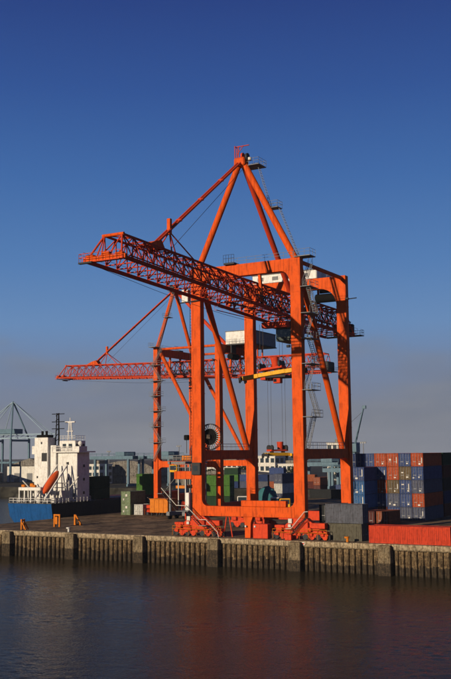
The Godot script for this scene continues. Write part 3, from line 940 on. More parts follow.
	blk(ac, "porthole", Vector3(2.3, 12.2, -9.997) - c1, Vector3(2.9, 12.8, -9.94) - c1, M.dark, 0.02)
	blk(ac, "block_door", Vector3(4.0, 8.0, -9.997) - c1, Vector3(4.8, 9.9, -9.94) - c1, M.grey, 0.02)
	for k in 3:
		blk(ac, "porthole", Vector3(5.203, 9.0 + k * 3.0, -12.8) - c1, Vector3(5.26, 9.6 + k * 3.0, -12.2) - c1, M.dark, 0.02)
	blk(t, "bridge_deck", Vector3(-1.4, 18.32, -15.4), Vector3(6.3, 18.6, -9.2), M.white, 0.04)
	var wh := blk(t, "wheelhouse", Vector3(-0.4, 18.62, -14.4), Vector3(4.2, 21.0, -10.6), M.white, 0.1)
	var c2 := wh.position
	for x in [0.6, 2.3]:
		blk(wh, "bridge_window", Vector3(x, 19.5, -10.597) - c2, Vector3(x + 1.0, 20.3, -10.54) - c2, M.window, 0.02)
	for z in [-11.6, -12.8, -14.0]:
		blk(wh, "bridge_window", Vector3(4.203, 19.5, z) - c2, Vector3(4.26, 20.3, z + 0.8) - c2, M.window, 0.02)
	blk(t, "bridge_wing", Vector3(4.22, 18.62, -12.4), Vector3(6.2, 19.7, -9.4), M.white, 0.05)
	railing(t, "bridge_railing", [Vector3(-1.4, 18.6, -9.3), Vector3(4.0, 18.6, -9.3)], M.white, 1.0, 1.1, 0.05)
	railing(t, "monkey_island_railing", [Vector3(-0.3, 21.0, -10.7), Vector3(4.1, 21.0, -10.7), Vector3(4.1, 21.0, -14.3)], M.white, 0.9, 1.1, 0.05)
	st = new_st()
	for s in [-1.0, 1.0]:
		acc_bar(st, Vector3(1.2 + s * 0.6, 21.0, -12.5), Vector3(1.2 + s * 0.3, 25.3, -12.5), 0.14, 5)
	acc_bar(st, Vector3(-0.2, 25.3, -12.5), Vector3(2.6, 25.3, -12.5), 0.2, 5)
	acc_bar(st, Vector3(1.2, 23.4, -12.5), Vector3(1.2, 26.3, -12.5), 0.1, 5)
	acc_bar(st, Vector3(0.3, 23.2, -12.5), Vector3(2.1, 23.2, -12.5), 0.12, 5)
	done(t, "radar_mast", st, M.white)
	part(t, "radome", radome_mesh(), M.white, Transform3D(Basis(), Vector3(5.0, 20.4, -11.4)))
	rod(t, "radome_post", Vector3(5.0, 19.7, -11.4), Vector3(5.0, 20.1, -11.4), 0.18, M.white)
	# free-fall lifeboat on its ramp
	part(t, "lifeboat", capsule_rings(Vector3(2.0, dk + 2.2, -2.4), Vector3(2.0, dk + 6.8, -7.2), 0.92, 0.98, 0.85), M.lifeboat)
	for x in [0.6, 3.4]:
		beam(t, "lifeboat_ramp", Vector3(x, dk + 1.0, -1.2), Vector3(x, dk + 8.2, -8.8), 0.28, 0.3, M.white)
		beam(t, "ramp_post", Vector3(x, dk + 0.06, -8.7), Vector3(x, dk + 8.0, -8.7), 0.25, 0.25, M.white)
		beam(t, "ramp_post", Vector3(x, dk + 0.06, -2.0), Vector3(x, dk + 1.7, -2.0), 0.25, 0.25, M.white)
	# stores davits
	rod(t, "davit_arm", Vector3(4.4, dk + 0.1, -8.2), Vector3(4.4, dk + 3.0, -8.2), 0.16, M.pale)
	rod(t, "davit_arm", Vector3(4.4, dk + 3.0, -8.2), Vector3(7.0, dk + 5.6, -8.2), 0.12, M.pale)
	rod(t, "davit_arm", Vector3(-4.0, dk + 2.5, -5.6), Vector3(-5.9, dk + 4.8, -4.6), 0.14, M.pale)
	for q in [[1.2, -2.0, 1.4], [2.4, -5.0, 1.8], [3.6, -6.6, 2.6], [1.6, -8.0, 2.0], [4.7, -2.6, 1.2]]:
		blk(t, "deck_locker", Vector3(q[0] - 0.5, dk + 0.07, q[1] - 0.5), Vector3(q[0] + 0.5, dk + q[2], q[1] + 0.5), M.pale, 0.05)
	st = new_st()
	for k in 4:
		acc_bar(st, Vector3(0.9 + k * 1.2, dk + 0.1, -6.2 - k * 0.6), Vector3(0.9 + k * 1.2, dk + 4.2 + 0.5 * (k % 2), -6.2 - k * 0.6), 0.1, 5)
	acc_bar(st, Vector3(0.9, dk + 3.2, -6.2), Vector3(4.5, dk + 3.2, -8.0), 0.09, 5)
	acc_bar(st, Vector3(0.9, dk + 4.2, -6.2), Vector3(4.5, dk + 4.2, -8.0), 0.09, 5)
	done(t, "boat_deck_frame", st, M.pale)

func radome_mesh() -> Mesh:
	if not cache.has("radome"):
		var c := SphereMesh.new()
		c.radius = 0.55
		c.height = 1.1
		c.radial_segments = 16
		c.rings = 8
		cache["radome"] = c
	return cache["radome"]

# ------------------------------------------------------------------ background pieces
func office(label: String, lo: Vector3, hi: Vector3, cols: int, rows: int, wall: Material, side_cols := 3) -> Node3D:
	var t := thing("office_building", label, "building", Vector3((lo.x + hi.x) * 0.5, 0, (lo.z + hi.z) * 0.5))
	var h := (hi - lo) * 0.5
	blk(t, "wall", Vector3(-h.x, 0, -h.z), Vector3(h.x, hi.y, h.z), wall, 0.05)
	blk(t, "parapet", Vector3(-h.x - 0.2, hi.y + 0.005, -h.z - 0.2), Vector3(h.x + 0.2, hi.y + 0.5, h.z + 0.2), wall, 0.05)
	var sh := hi.y / rows
	for r in rows:
		for c in cols:
			var w := h.x * 2.0 / cols
			var x := -h.x + w * (c + 0.5)
			var win := blk(t, "window", Vector3(x - w * 0.33, sh * r + sh * 0.28, h.z + 0.003), Vector3(x + w * 0.33, sh * r + sh * 0.82, h.z + 0.08), M.window, 0.01)
		for c in side_cols:
			var w2 := h.z * 2.0 / side_cols
			var z := -h.z + w2 * (c + 0.5)
			blk(t, "window", Vector3(h.x + 0.003, sh * r + sh * 0.28, z - w2 * 0.33), Vector3(h.x + 0.08, sh * r + sh * 0.82, z + w2 * 0.33), M.window, 0.01)
	blk(t, "plant_room", Vector3(-h.x * 0.5, hi.y + 0.51, -h.z * 0.5), Vector3(h.x * 0.3, hi.y + 2.0, h.z * 0.5), M.wall_b, 0.05)
	return t

func shed(label: String, at: Vector3, wide: float, deep: float, eave: float, ridge: float, wall: Material, roof: Material, arched := false) -> Node3D:
	var t := thing("warehouse", label, "warehouse", at)
	blk(t, "wall", Vector3(-wide * 0.5, 0, -deep * 0.5), Vector3(wide * 0.5, eave, deep * 0.5), wall, 0.05)
	var poly := []
	if arched:
		for i in 13:
			var a := PI * i / 12.0
			poly.append(Vector2(cos(a) * (wide * 0.5 + 0.4), eave + 0.005 + sin(a) * (ridge - eave)))
	else:
		poly = [Vector2(wide * 0.5 + 0.4, eave + 0.005), Vector2(0, ridge), Vector2(-wide * 0.5 - 0.4, eave + 0.005)]
	prism(t, "roof", poly, -deep * 0.5 - 0.4, deep * 0.5 + 0.4, roof)
	for k in 3:
		var x := (k - 1) * wide * 0.28
		blk(t, "roller_door", Vector3(x - 1.8, 0, deep * 0.5 + 0.003), Vector3(x + 1.8, min(eave - 0.3, 4.5), deep * 0.5 + 0.09), M.grey, 0.02)
	return t

func far_crane(label: String, at: Vector3, reach: float, high: float, top: float) -> Node3D:
	# a blue quay crane across the basin, boom along x
	var t := thing("blue_quay_crane", label, "crane", at, 0.0, "blue cranes across the basin")
	var B: Material = M.steelblue
	for x in [-12.0, 6.0]:
		for z in [-7.0, 7.0]:
			beam(t, "leg", Vector3(x, 0, z), Vector3(x, high, z), 0.9, 0.9, B)
		beam(t, "sill_beam", Vector3(x, 2.2, -6.2), Vector3(x, 2.2, 6.2), 1.0, 1.0, B)
		beam(t, "portal_beam", Vector3(x, high - 0.8, -6.2), Vector3(x, high - 0.8, 6.2), 1.0, 1.0, B)
	for z in [-7.0, 7.0]:
		beam(t, "tie_beam", Vector3(-11.4, high * 0.45, z), Vector3(5.4, high * 0.45, z), 0.8, 0.9, B)
		rod(t, "pylon_leg", Vector3(6.0, high, z), Vector3(1.0, top, 0), 0.42, B)
		rod(t, "pylon_leg", Vector3(-12.0, high, z), Vector3(1.0, top, 0), 0.2, M.paleblue)
	for z in [-2.4, 2.4]:
		beam(t, "boom_girder", Vector3(-reach, high + 0.5, z), Vector3(reach, high + 0.5, z), 0.4, 0.5, M.paleblue)
		beam(t, "boom_girder", Vector3(-reach, high + 2.3, z), Vector3(reach, high + 2.3, z), 0.3, 0.4, M.paleblue)
		rod(t, "forestay", Vector3(1.0, top, 0), Vector3(reach * 0.92, high + 2.5, z), 0.2, M.paleblue)
		rod(t, "forestay", Vector3(1.0, top, 0), Vector3(-reach * 0.92, high + 2.5, z), 0.2, M.paleblue)
		for k in 16:
			var x2 := -reach + k * reach / 8.0
			rod(t, "girder_bar", Vector3(x2, high + 0.5, z), Vector3(x2 + reach / 8.0, high + 2.3, z), 0.1, M.paleblue)
	blk(t, "machinery_house", Vector3(-13.0, high + 2.7, -3.2), Vector3(5.0, high + 5.2, 3.2), B, 0.1)
	return t

func yard_gantry(label: String, at: Vector3, span: float, high: float) -> Node3D:
	var t := thing("yard_gantry_crane", label, "crane", at, 0.0, "blue cranes across the basin")
	var B: Material = M.steelblue
	for x in [-span * 0.5, span * 0.5]:
		for z in [-4.0, 4.0]:
			beam(t, "leg", Vector3(x, 0.6, z), Vector3(x, high - 0.9, z), 0.9, 0.9, B)
		beam(t, "sill_beam", Vector3(x, 0.6, -5.0), Vector3(x, 0.6, 5.0), 0.8, 1.0, B)
	for z in [-4.0, 4.0]:
		beam(t, "main_girder", Vector3(-span * 0.5 - 2.5, high - 0.2, z), Vector3(span * 0.5 + 2.5, high - 0.2, z), 1.0, 1.4, B)
		railing(t, "railing", [Vector3(-span * 0.5 - 2.5, high + 0.5, z), Vector3(span * 0.5 + 2.5, high + 0.5, z)], B, 3.0, 1.1, 0.08)
	blk(t, "trolley", Vector3(2.0, high + 0.55, -4.2), Vector3(6.5, high + 2.2, 4.2), B, 0.1)
	return t

func tree(label: String, at: Vector3, high: float, wide: float, seed_: int) -> void:
	var t := thing("broadleaf_tree", label, "tree", at, 0.0, "trees on the far bank")
	var r := RandomNumberGenerator.new()
	r.seed = seed_
	var st := new_st()
	acc_bar(st, Vector3.ZERO, Vector3(0.1, high * 0.6, 0), high * 0.03, 6)
	for k in 5:
		var a := TAU * k / 5.0 + r.randf()
		acc_bar(st, Vector3(0, high * (0.3 + 0.06 * k), 0), Vector3(cos(a) * wide * 0.35, high * (0.55 + 0.06 * k), sin(a) * wide * 0.35), high * 0.012, 5)
	done(t, "trunk", st, M.bark)
	st = new_st()
	for k in 900:
		var d := Vector3(r.randfn(), r.randfn(), r.randfn()).normalized() * pow(r.randf(), 0.4)
		var lump := 0.8 + 0.25 * sin(d.x * 7.0 + seed_) * cos(d.z * 6.0 + d.y * 5.0)
		var c := Vector3(d.x * wide * 0.5 * lump, high * 0.62 + d.y * high * 0.38 * lump, d.z * wide * 0.5 * lump)
		var u := Vector3(r.randfn(), r.randfn(), r.randfn()).normalized() * high * 0.045
		var v := u.cross(Vector3(r.randfn(), r.randfn(), r.randfn())).normalized() * high * 0.03
		quad(st, c - u, c - v, c + u, c + v, d + Vector3(0, 0.3, 0))
	done(t, "crown", st, M.foliage)

# ------------------------------------------------------------------ the sky
func sky_panorama() -> ImageTexture:
	var w := 1024
	var h := 512
	var im := Image.create(w, h, false, Image.FORMAT_RGBF)
	# elevation in degrees and the colour there (sRGB bytes)
	var stops := [[0.0, 126, 129, 139], [2.0, 120, 126, 141], [4.5, 114, 130, 158], [7.5, 103, 138, 182], [11.0, 84, 125, 178], [16.0, 65, 106, 166], [21.0, 51, 85, 149], [26.0, 42, 67, 130], [38.0, 26, 50, 107], [60.0, 20, 38, 88], [90.0, 16, 32, 78]]
	var n := FastNoiseLite.new()
	n.seed = 5
	n.frequency = 0.9
	n.fractal_octaves = 5
	for y in h:
		var el := 90.0 - 180.0 * (y + 0.5) / h
		var e: float = max(el, 0.0)
		var c := Color()
		for i in stops.size() - 1:
			if e >= stops[i][0] and e <= stops[i + 1][0]:
				var t: float = (e - stops[i][0]) / (stops[i + 1][0] - stops[i][0])
				var a := Color(stops[i][1] / 255.0, stops[i][2] / 255.0, stops[i][3] / 255.0).srgb_to_linear()
				var b := Color(stops[i + 1][1] / 255.0, stops[i + 1][2] / 255.0, stops[i + 1][3] / 255.0).srgb_to_linear()
				c = a.lerp(b, t)
				break
		for x in w:
			var cc := c
			if el > 0.0 and el < 12.0:
				# a low bank of thin grey cloud with an uneven top
				var an := TAU * x / w
				var v := n.get_noise_3d(cos(an) * 5.0, el * 0.55, sin(an) * 5.0)
				var bank: float = smoothstep(5.8 + v * 5.0, 2.2 + v * 5.0, el)
				var v2 := n.get_noise_3d(cos(an) * 9.0 + 7.0, el * 1.6, sin(an) * 9.0)
				cc = c.lerp(Color(0.175, 0.192, 0.23), bank * 0.5)
				cc = cc.lerp(Color(0.24, 0.25, 0.275), clamp(v2 * 1.1, 0.0, 0.4) * bank)
			im.set_pixel(x, y, Color(cc.r / 1.22, cc.g / 1.22, cc.b / 1.22))
	return ImageTexture.create_from_image(im)

# ------------------------------------------------------------------ water
func make_water() -> void:
	var ww := FastNoiseLite.new()
	ww.seed = 9
	ww.frequency = 0.7
	ww.fractal_octaves = 4
	ww.fractal_gain = 0.55
	var big := FastNoiseLite.new()
	big.seed = 10
	big.frequency = 0.035
	var m := StandardMaterial3D.new()
	m.albedo_color = lin(0.024, 0.019, 0.010)
	m.roughness = 0.06
	m.metallic_specular = 0.11
	var rip := NoiseTexture2D.new()
	rip.width = 512
	rip.height = 512
	rip.seamless = true
	var rn := FastNoiseLite.new()
	rn.seed = 21
	rn.frequency = 0.03
	rn.fractal_octaves = 4
	rip.noise = rn
	m.heightmap_enabled = true
	m.heightmap_texture = rip
	m.heightmap_scale = 2.3
	m.uv1_triplanar = true
	m.uv1_world_triplanar = true
	m.uv1_scale = Vector3(0.16, 0.16, 0.22)
	var x0 := -52.0
	var z0 := -2.0
	var nx := 410
	var nz := 310
	var cell := 0.3
	var verts := PackedVector3Array()
	var norms := PackedVector3Array()
	var idx := PackedInt32Array()
	var hs := PackedFloat32Array()
	hs.resize((nx + 1) * (nz + 1))
	for j in nz + 1:
		for i in nx + 1:
			var x := x0 + i * cell
			var z := z0 + j * cell
			# wind ripples run across the view: shorter along z than along x
			var slick := 0.45 + 0.75 * smoothstep(-0.25, 0.3, big.get_noise_2d(x * 0.55 + 90.0, z * 1.5))
			var hgt := 0.062 * slick * ww.get_noise_2d(x * 0.6 + 0.3 * z, z * 1.3 - 0.35 * x) + 0.05 * big.get_noise_2d(x, z)
			var edge: float = min(min(i, nx - i), min(j, nz - j)) / 12.0
			hs[j * (nx + 1) + i] = hgt * clamp(edge, 0.0, 1.0)
	for j in nz + 1:
		for i in nx + 1:
			var k := j * (nx + 1) + i
			verts.append(Vector3(x0 + i * cell, WATER + hs[k], z0 + j * cell))
			var l := hs[k - 1] if i > 0 else hs[k]
			var r := hs[k + 1] if i < nx else hs[k]
			var d := hs[k - nx - 1] if j > 0 else hs[k]
			var u := hs[k + nx + 1] if j < nz else hs[k]
			norms.append(Vector3(l - r, 2.0 * cell, d - u).normalized())
	for j in nz:
		for i in nx:
			var k := j * (nx + 1) + i
			idx.append_array([k, k + 1, k + nx + 1, k + 1, k + nx + 2, k + nx + 1])
	# the still water beyond the rippled sheet, joined edge to edge
	var x1 := x0 + nx * cell
	var z1 := z0 + nz * cell
	var far := [[-2500.0, x0, -2500.0, 400.0], [x1, 2500.0, -2500.0, 400.0], [x0, x1, -2500.0, z0], [x0, x1, z1, 400.0]]
	for f in far:
		var b := verts.size()
		for q in [[f[0], f[2]], [f[1], f[2]], [f[1], f[3]], [f[0], f[3]]]:
			verts.append(Vector3(q[0], WATER, q[1]))
			norms.append(Vector3.UP)
		idx.append_array([b, b + 1, b + 2, b, b + 2, b + 3])
	var arr := []
	arr.resize(Mesh.ARRAY_MAX)
	arr[Mesh.ARRAY_VERTEX] = verts
	arr[Mesh.ARRAY_NORMAL] = norms
	arr[Mesh.ARRAY_INDEX] = idx
	var mesh := ArrayMesh.new()
	mesh.add_surface_from_arrays(Mesh.PRIMITIVE_TRIANGLES, arr)
	var o := part(self, "water", mesh, m)
	o.set_meta("kind", "structure")

# ------------------------------------------------------------------ quay
func make_quay() -> void:
	var EDGE := -50.6
	var st := new_st()
	var y := 0.0
	# the apron: paved top and its faces to the water
	quad(st, Vector3(EDGE, y, -1.4), Vector3(420, y, -1.4), Vector3(420, y, -190), Vector3(EDGE, y, -190), Vector3.UP)
	quad(st, Vector3(EDGE, y, -1.4), Vector3(EDGE, y, -190), Vector3(EDGE, -7, -190), Vector3(EDGE, -7, -1.4), Vector3(-1, 0, 0))
	quad(st, Vector3(EDGE, -0.86, -0.62), Vector3(420, -0.86, -0.62), Vector3(420, -7, -0.62), Vector3(EDGE, -7, -0.62), Vector3(0, 0, 1))
	var ap := done(self, "quay_apron", st, M.apron)
	ap.set_meta("kind", "structure")
	st = new_st()
	quad(st, Vector3(-2500, -0.1, -190), Vector3(2500, -0.1, -190), Vector3(2500, -0.1, -2600), Vector3(-2500, -0.1, -2600), Vector3.UP)
	quad(st, Vector3(-2500, -0.1, -190), Vector3(EDGE, -0.1, -190), Vector3(EDGE, -7, -190), Vector3(-2500, -7, -190), Vector3(0, 0, 1))
	quad(st, Vector3(420, -0.1, -190), Vector3(2500, -0.1, -190), Vector3(2500, -0.1, 0), Vector3(420, -0.1, 0), Vector3.UP)
	var ld := done(self, "ground", st, M.land)
	ld.set_meta("kind", "structure")
	# crane rails let into the paving
	for z in [ZF - 0.65, ZL - 0.65]:
		var r := blk(self, "crane_rail", Vector3(EDGE + 12.0, 0.004, z - 0.06), Vector3(120, 0.07, z + 0.06), M.rail, 0.01)
		r.set_meta("kind", "structure")
	# the wall: coping slabs, concrete piers, sheet piles between them
	var w := thing("quay_wall", "weathered quay wall of rusty sheet piles and concrete piers under pale coping", "quay wall", Vector3.ZERO)
	blk(w, "coping_core", Vector3(EDGE, -0.84, -1.38), Vector3(120, -0.012, -0.06), M.pier, 0.0)
	rng.seed = 4
	var px0 := 5.35 - 14.2 * 4.0
	var pile := pile_mesh()
	for k in 9:
		var px := px0 + 14.2 * k
		if px > EDGE:
			var pr := blk(w, "pier", Vector3(px - 0.95, -3.2, -0.6), Vector3(px + 0.95, -0.10, 0.95), M.pier, 0.08)
			blk(pr, "pier_foot", Vector3(-0.957, -4.0, -0.76), Vector3(0.957, -0.45 + rng.randf_range(-0.6, 0.5), 0.778), M.weed, 0.06)
		# coping in two slabs a bay, the joints open
		for h in 2:
			var a: float = max(EDGE, px + 7.1 * h) + 0.02
			var b: float = px + 7.1 * (h + 1) - 0.02
			if b > a + 0.3:
				var up := rng.randf_range(0.0, 0.035)
				blk(w, "coping_slab", Vector3(a, -0.72, -1.4), Vector3(b, up, rng.randf_range(0.0, 0.06)), M.conc, 0.05)
		for i in 13:
			var x := px + 1.42 + i * 0.947
			if x < EDGE:
				continue
			var tide := -2.9 + rng.randf_range(-0.6, 0.55)
			var o := part(w, "sheet_pile", pile, M.pile, Transform3D(Basis().scaled(Vector3(rng.randf_range(0.94, 1.06), (-0.74 - tide), rng.randf_range(0.9, 1.1))), Vector3(x, tide, -0.6)))
			var o2 := part(w, "sheet_pile_foot", pile, M.weed, Transform3D(Basis().scaled(Vector3(1.05, tide + 6.5, 1.06)), Vector3(x, -6.5, -0.6)))

func pile_mesh() -> Mesh:
	# one trough of a sheet pile: unit height, 0.95 m pitch, set on z = 0
	if not cache.has("pile"):
		var st := new_st()
		var prof := [Vector2(-0.47, 0.0), Vector2(-0.30, 0.02), Vector2(-0.22, 0.30), Vector2(-0.12, 0.42), Vector2(0.12, 0.42), Vector2(0.22, 0.30), Vector2(0.30, 0.02), Vector2(0.47, 0.0)]
		for i in prof.size() - 1:
			var a: Vector2 = prof[i]
			var b: Vector2 = prof[i + 1]
			quad(st, Vector3(a.x, 0, a.y), Vector3(b.x, 0, b.y), Vector3(b.x, 1, b.y), Vector3(a.x, 1, a.y), Vector3(-(b - a).y, 0, (b - a).x))
		var cap := []
		for q in prof:
			cap.append(Vector3(q.x, 1, q.y))
		for i in range(1, cap.size() - 1):
			tri(st, cap[0], cap[i], cap[i + 1], Vector3.UP)
		cache["pile"] = st.commit()
	return cache["pile"]

func bollard(label: String, at: Vector3, mat: Material) -> void:
	var t := thing("mooring_bollard", label, "bollard", at, 0.0, "mooring bollards along the quay edge")
	rod(t, "base_plate", Vector3(0, 0, 0), Vector3(0, 0.06, 0), 0.42, M.dark)
	rod(t, "post", Vector3(0, 0.06, 0), Vector3(0, 0.62, 0), 0.2, mat)
	rod(t, "head", Vector3(-0.1, 0.62, 0), Vector3(-0.1, 0.85, 0), 0.36, mat)

func rail_stop(label: String, at: Vector3, turn: float, kind: int) -> void:
	var t := thing("rail_end_stop", label, "rail stop", at, turn, "yellow rail end stops")
	if kind == 0:
		for z in [-0.35, 0.35]:
			beam(t, "post", Vector3(-0.45, 0, z), Vector3(-0.45, 1.9, z), 0.26, 0.26, M.amber)
			beam(t, "brace", Vector3(0.55, 0, z), Vector3(-0.3, 1.3, z), 0.22, 0.22, M.amber)
		beam(t, "buffer", Vector3(-0.45, 1.7, -0.5), Vector3(-0.45, 1.7, 0.5), 0.3, 0.3, M.amber)
	elif kind == 1:
		for x in [-0.6, 0.6]:
			beam(t, "post", Vector3(x, 0, 0), Vector3(x, 2.1, 0), 0.3, 0.3, M.amber)
		beam(t, "crossbar", Vector3(-0.75, 2.2, 0), Vector3(0.75, 2.2, 0), 0.3, 0.3, M.amber)
		blk(t, "stop_plate", Vector3(-0.44, 0.5, -0.1), Vector3(0.1, 1.9, 0.1), M.amber, 0.03)
	else:
		beam(t, "post", Vector3(-0.5, 0, 0), Vector3(-0.5, 2.0, 0), 0.36, 0.36, M.amber)
		beam(t, "brace", Vector3(0.9, 0.15, 0), Vector3(-0.35, 1.9, 0), 0.28, 0.28, M.amber)
		beam(t, "foot", Vector3(-0.3, 0.14, 0), Vector3(1.1, 0.14, 0), 0.28, 0.28, M.amber)

# ------------------------------------------------------------------ build
func _ready() -> void:
	# camera
	var f := 972.17
	var pitch := 0.1163
	var roll := -0.0116
	var yaw := 0.506
	var cam := Camera3D.new()
	cam.name = "camera"
	var fw := Vector3(-sin(yaw) * cos(pitch), sin(pitch), -cos(yaw) * cos(pitch))
	var r := Vector3(cos(yaw), 0, -sin(yaw))
	var u := r.cross(fw)
	var r2 := r * cos(roll) + u * sin(roll)
	var u2 := u * cos(roll) - r * sin(roll)
	cam.transform = Transform3D(Basis(r2, u2, -fw), Vector3(83.145, 13.392, 136.263))
	cam.fov = rad_to_deg(2.0 * atan(339.5 / f))
	cam.near = 0.5
	cam.far = 6000.0
	add_child(cam)
	# sky and exposure
	var env := Environment.new()
	env.background_mode = Environment.BG_SKY
	var sky := Sky.new()
	var sm := PanoramaSkyMaterial.new()
	sm.panorama = sky_panorama()
	sky.sky_material = sm
	env.sky = sky
	env.tonemap_mode = Environment.TONE_MAPPER_LINEAR
	env.tonemap_exposure = 1.22
	env.fog_enabled = true
	env.fog_density = 0.00007
	env.fog_light_color = Color(0.72, 0.76, 0.82)
	env.sdfgi_enabled = true
	env.ssao_enabled = true
	env.ssil_enabled = true
	var we := WorldEnvironment.new()
	we.name = "environment"
	we.environment = env
	add_child(we)
	# low sun over the water, a little to the left of the camera's back
	var sun := DirectionalLight3D.new()
	sun.name = "sun"
	var el := deg_to_rad(13.5)
	var az := deg_to_rad(13.5)
	var dir := Vector3(sin(az) * cos(el), -sin(el), -cos(az) * cos(el))
	sun.look_at_from_position(Vector3.ZERO, dir, Vector3.UP)
	sun.light_color = Color(1.0, 0.92, 0.80)
	sun.light_energy = 1.6
	sun.light_angular_distance = 0.5
	sun.shadow_enabled = true
	add_child(sun)

	rod_mesh = CylinderMesh.new()
	rod_mesh.top_radius = 1.0
	rod_mesh.bottom_radius = 1.0
	rod_mesh.height = 1.0
	rod_mesh.radial_segments = 12
	rod_mesh.rings = 1
	make_materials()
	make_water()
	make_quay()

	# cranes
	make_crane("tall orange gantry crane standing on the quay edge, boom out over the water", -17.2, -42.5)
	var c2 := make_crane("orange gantry crane behind, its boom reaching over the moored blue ship", -34.6, -48.0, true)
	c2.scale = Vector3.ONE * 0.845
	c2.rotation.y = -PI * 0.5
	c2.position = Vector3(-39.4, 0, -65.0)
	spreader("yellow container spreader tilted on ropes between the legs of the tall crane", Vector3(8.3, 27.0, -15.6), 0.0, 0.105, y_bot(-17.2) - 0.5)
	spreader("small red and yellow spreader hung low on long ropes from the rear crane", Vector3(-11.0, 12.9, -56.5), PI * 0.5 - 0.5, 0.0, 30.0, 3.2)

	make_ship()
	make_yard()
	make_background()

func make_yard() -> void:
	var g := "containers stacked on the terminal"
	# at the quay edge
	var rc := container("red", "long red container lying alone on the quay edge", g, Vector3(30.75 + 6.1, 0.0, -1.15 - 1.22), PI * 0.5)
	for k in 3:
		blk(rc, "marking_plate", Vector3(1.225, 2.12, 4.35 + k * 0.5), Vector3(1.245, 2.2, 4.72 + k * 0.5), M.pale, 0.0)
	blk(rc, "marking_plate", Vector3(1.225, 0.6, 5.4), Vector3(1.245, 0.75, 5.6), M.pale, 0.0)
	var lo := container("olive grey", "short olive grey container, lower of the pair beside the crane bogies", g, Vector3(25.9, 0.0, -4.2), PI * 0.5, 6.06)
	var up := container("grey", "short slate grey container on top of the olive grey one beside the crane", g, Vector3(26.1, 2.6, -4.25), PI * 0.5, 6.06, 2.9)
	for q in [[2.0, 0.6], [1.9, 2.2]]:
		blk(up, "marking_plate", Vector3(1.225, q[1], q[0]), Vector3(1.245, q[1] + 0.35, q[0] + 0.32), M.pale, 0.0)
	for q in [[0.2, 1.9], [0.8, 1.6], [2.3, 0.8]]:
		blk(lo, "marking_plate", Vector3(1.225, q[1], q[0]), Vector3(1.245, q[1] + 0.18, q[0] + 0.35), M.pale, 0.0)
	for i in 2:
		container("black", "short black container, %s of the pair tucked between crane and slate grey box" % ["lower", "upper"][i], g, Vector3(21.9, 2.6 * i, -9.2), 0.0, 6.06)
	# near column of four, black flank
	var near := ["dark blue", "sky blue", "sky blue", "blue"]
	var ord := ["bottom", "second", "third", "top"]
	for i in 4:
		var t := container(near[i], "%s container, %s tier of the single column beside the tall stack" % [near[i], ord[i]], g, Vector3(15.07 - 1.22, 2.6 * i, -40.57 - 6.1))
		if i > 0:
			door_plate(t, 0.85, 1.2 + 0.3 * (i % 2), 0.16, 1.3)
			door_plate(t, -0.3, 0.5, 0.5, 0.3)
	# the tall stack: six columns of five, door ends to the quay
	var grid := [
		["orange", "blue", "orange", "orange", "blue", "dark blue"],
		["blue", "tan", "orange", "blue", "maroon", "blue"],
		["slate", "blue", "tan", "orange", "blue", "rust"],
		["orange", "blue", "slate", "blue", "maroon", "grey"],
		["slate", "slate", "blue", "maroon", "blue", "blue"]]
	var tier := ["top", "fourth", "third", "second", "bottom"]
	var col := ["first", "second", "third", "fourth", "fifth", "sixth"]
	rng.seed = 77
	for row in 5:
		for c in 6:
			var nm: String = grid[row][c]
			var t := container(nm, "%s container in the tall stack, %s tier, %s column from its black flank" % [nm, tier[row], col[c]], g,
				Vector3(24.52 - 1.22 - 2.5 * c, 2.6 * (4 - row), -47.72 - 6.1 + rng.randf_range(-0.06, 0.06)))
			if c < 4:
				if rng.randf() < 0.55:
					door_plate(t, rng.randf_range(0.6, 0.95), rng.randf_range(1.1, 1.6), 0.14, rng.randf_range(0.7, 1.4))
				if rng.randf() < 0.85:
					door_plate(t, rng.randf_range(0.1, 0.7), rng.randf_range(0.35, 0.6), rng.randf_range(0.25, 0.45), rng.randf_range(0.2, 0.35))
				if rng.randf() < 0.4:
					door_plate(t, rng.randf_range(-0.8, -0.2), rng.randf_range(0.3, 1.9), rng.randf_range(0.3, 0.6), rng.randf_range(0.15, 0.35))
	# the next bays behind, of which the shaded flank shows
	var back := ["maroon", "dark blue", "black", "maroon", "dark green"]
	for i in 5:
		container(back[i], "%s container, %s tier of the column behind the tall stack's flank" % [back[i], tier[4 - i]], g, Vector3(24.6 - 1.22, 2.6 * i, -47.72 - 12.19 - 0.9 - 6.1), 0.0, 12.19, 2.59, false)
	for i in 5:
		container(["black", "dark blue", "maroon", "dark green", "black"][i], "%s container, %s tier of the farthest column beyond the tall stack" % [["black", "dark blue", "maroon", "dark green", "black"][i], tier[4 - i]], g, Vector3(27.6, 2.6 * i, -79.6), 0.0, 12.19, 2.59, false)
	container("maroon", "maroon container on the ground between the single column and the red box", g, Vector3(18.6, 0.0, -36.0), 0.0, 6.06)
	container("rust", "rust brown container standing on end of row behind maroon one", g, Vector3(21.2, 0.0, -36.4), 0.0, 6.06)
	# boxes seen between the crane's legs
	for i in 3:
		container(["slate", "white", "slate"][i], "%s container in the three high column seen below the hanging spreader, tier %s" % [["slate", "white", "slate"][i], ["one", "two", "three"][i]], g, Vector3(-31.2, 2.6 * i, -104.0))
	container("black", "black container lying crosswise in the yard farther behind the slate column", g, Vector3(-29.0, 0.0, -128.0), PI * 0.5)
	for i in 2:
		container("rust", "rust brown container in the two high pair behind the tall crane, %s" % ["below", "above"][i], g, Vector3(-5.9, 2.6 * i, -90.0))
	container("dark green", "dark green container lying crosswise behind the rust brown pair", g, Vector3(-13.0, 0.0, -116.0), PI * 0.5)
	# a loose far row on the same yard
	rng.seed = 19
	var hues := ["maroon", "blue", "tan", "dark green", "rust", "white", "slate", "black", "orange", "green"]
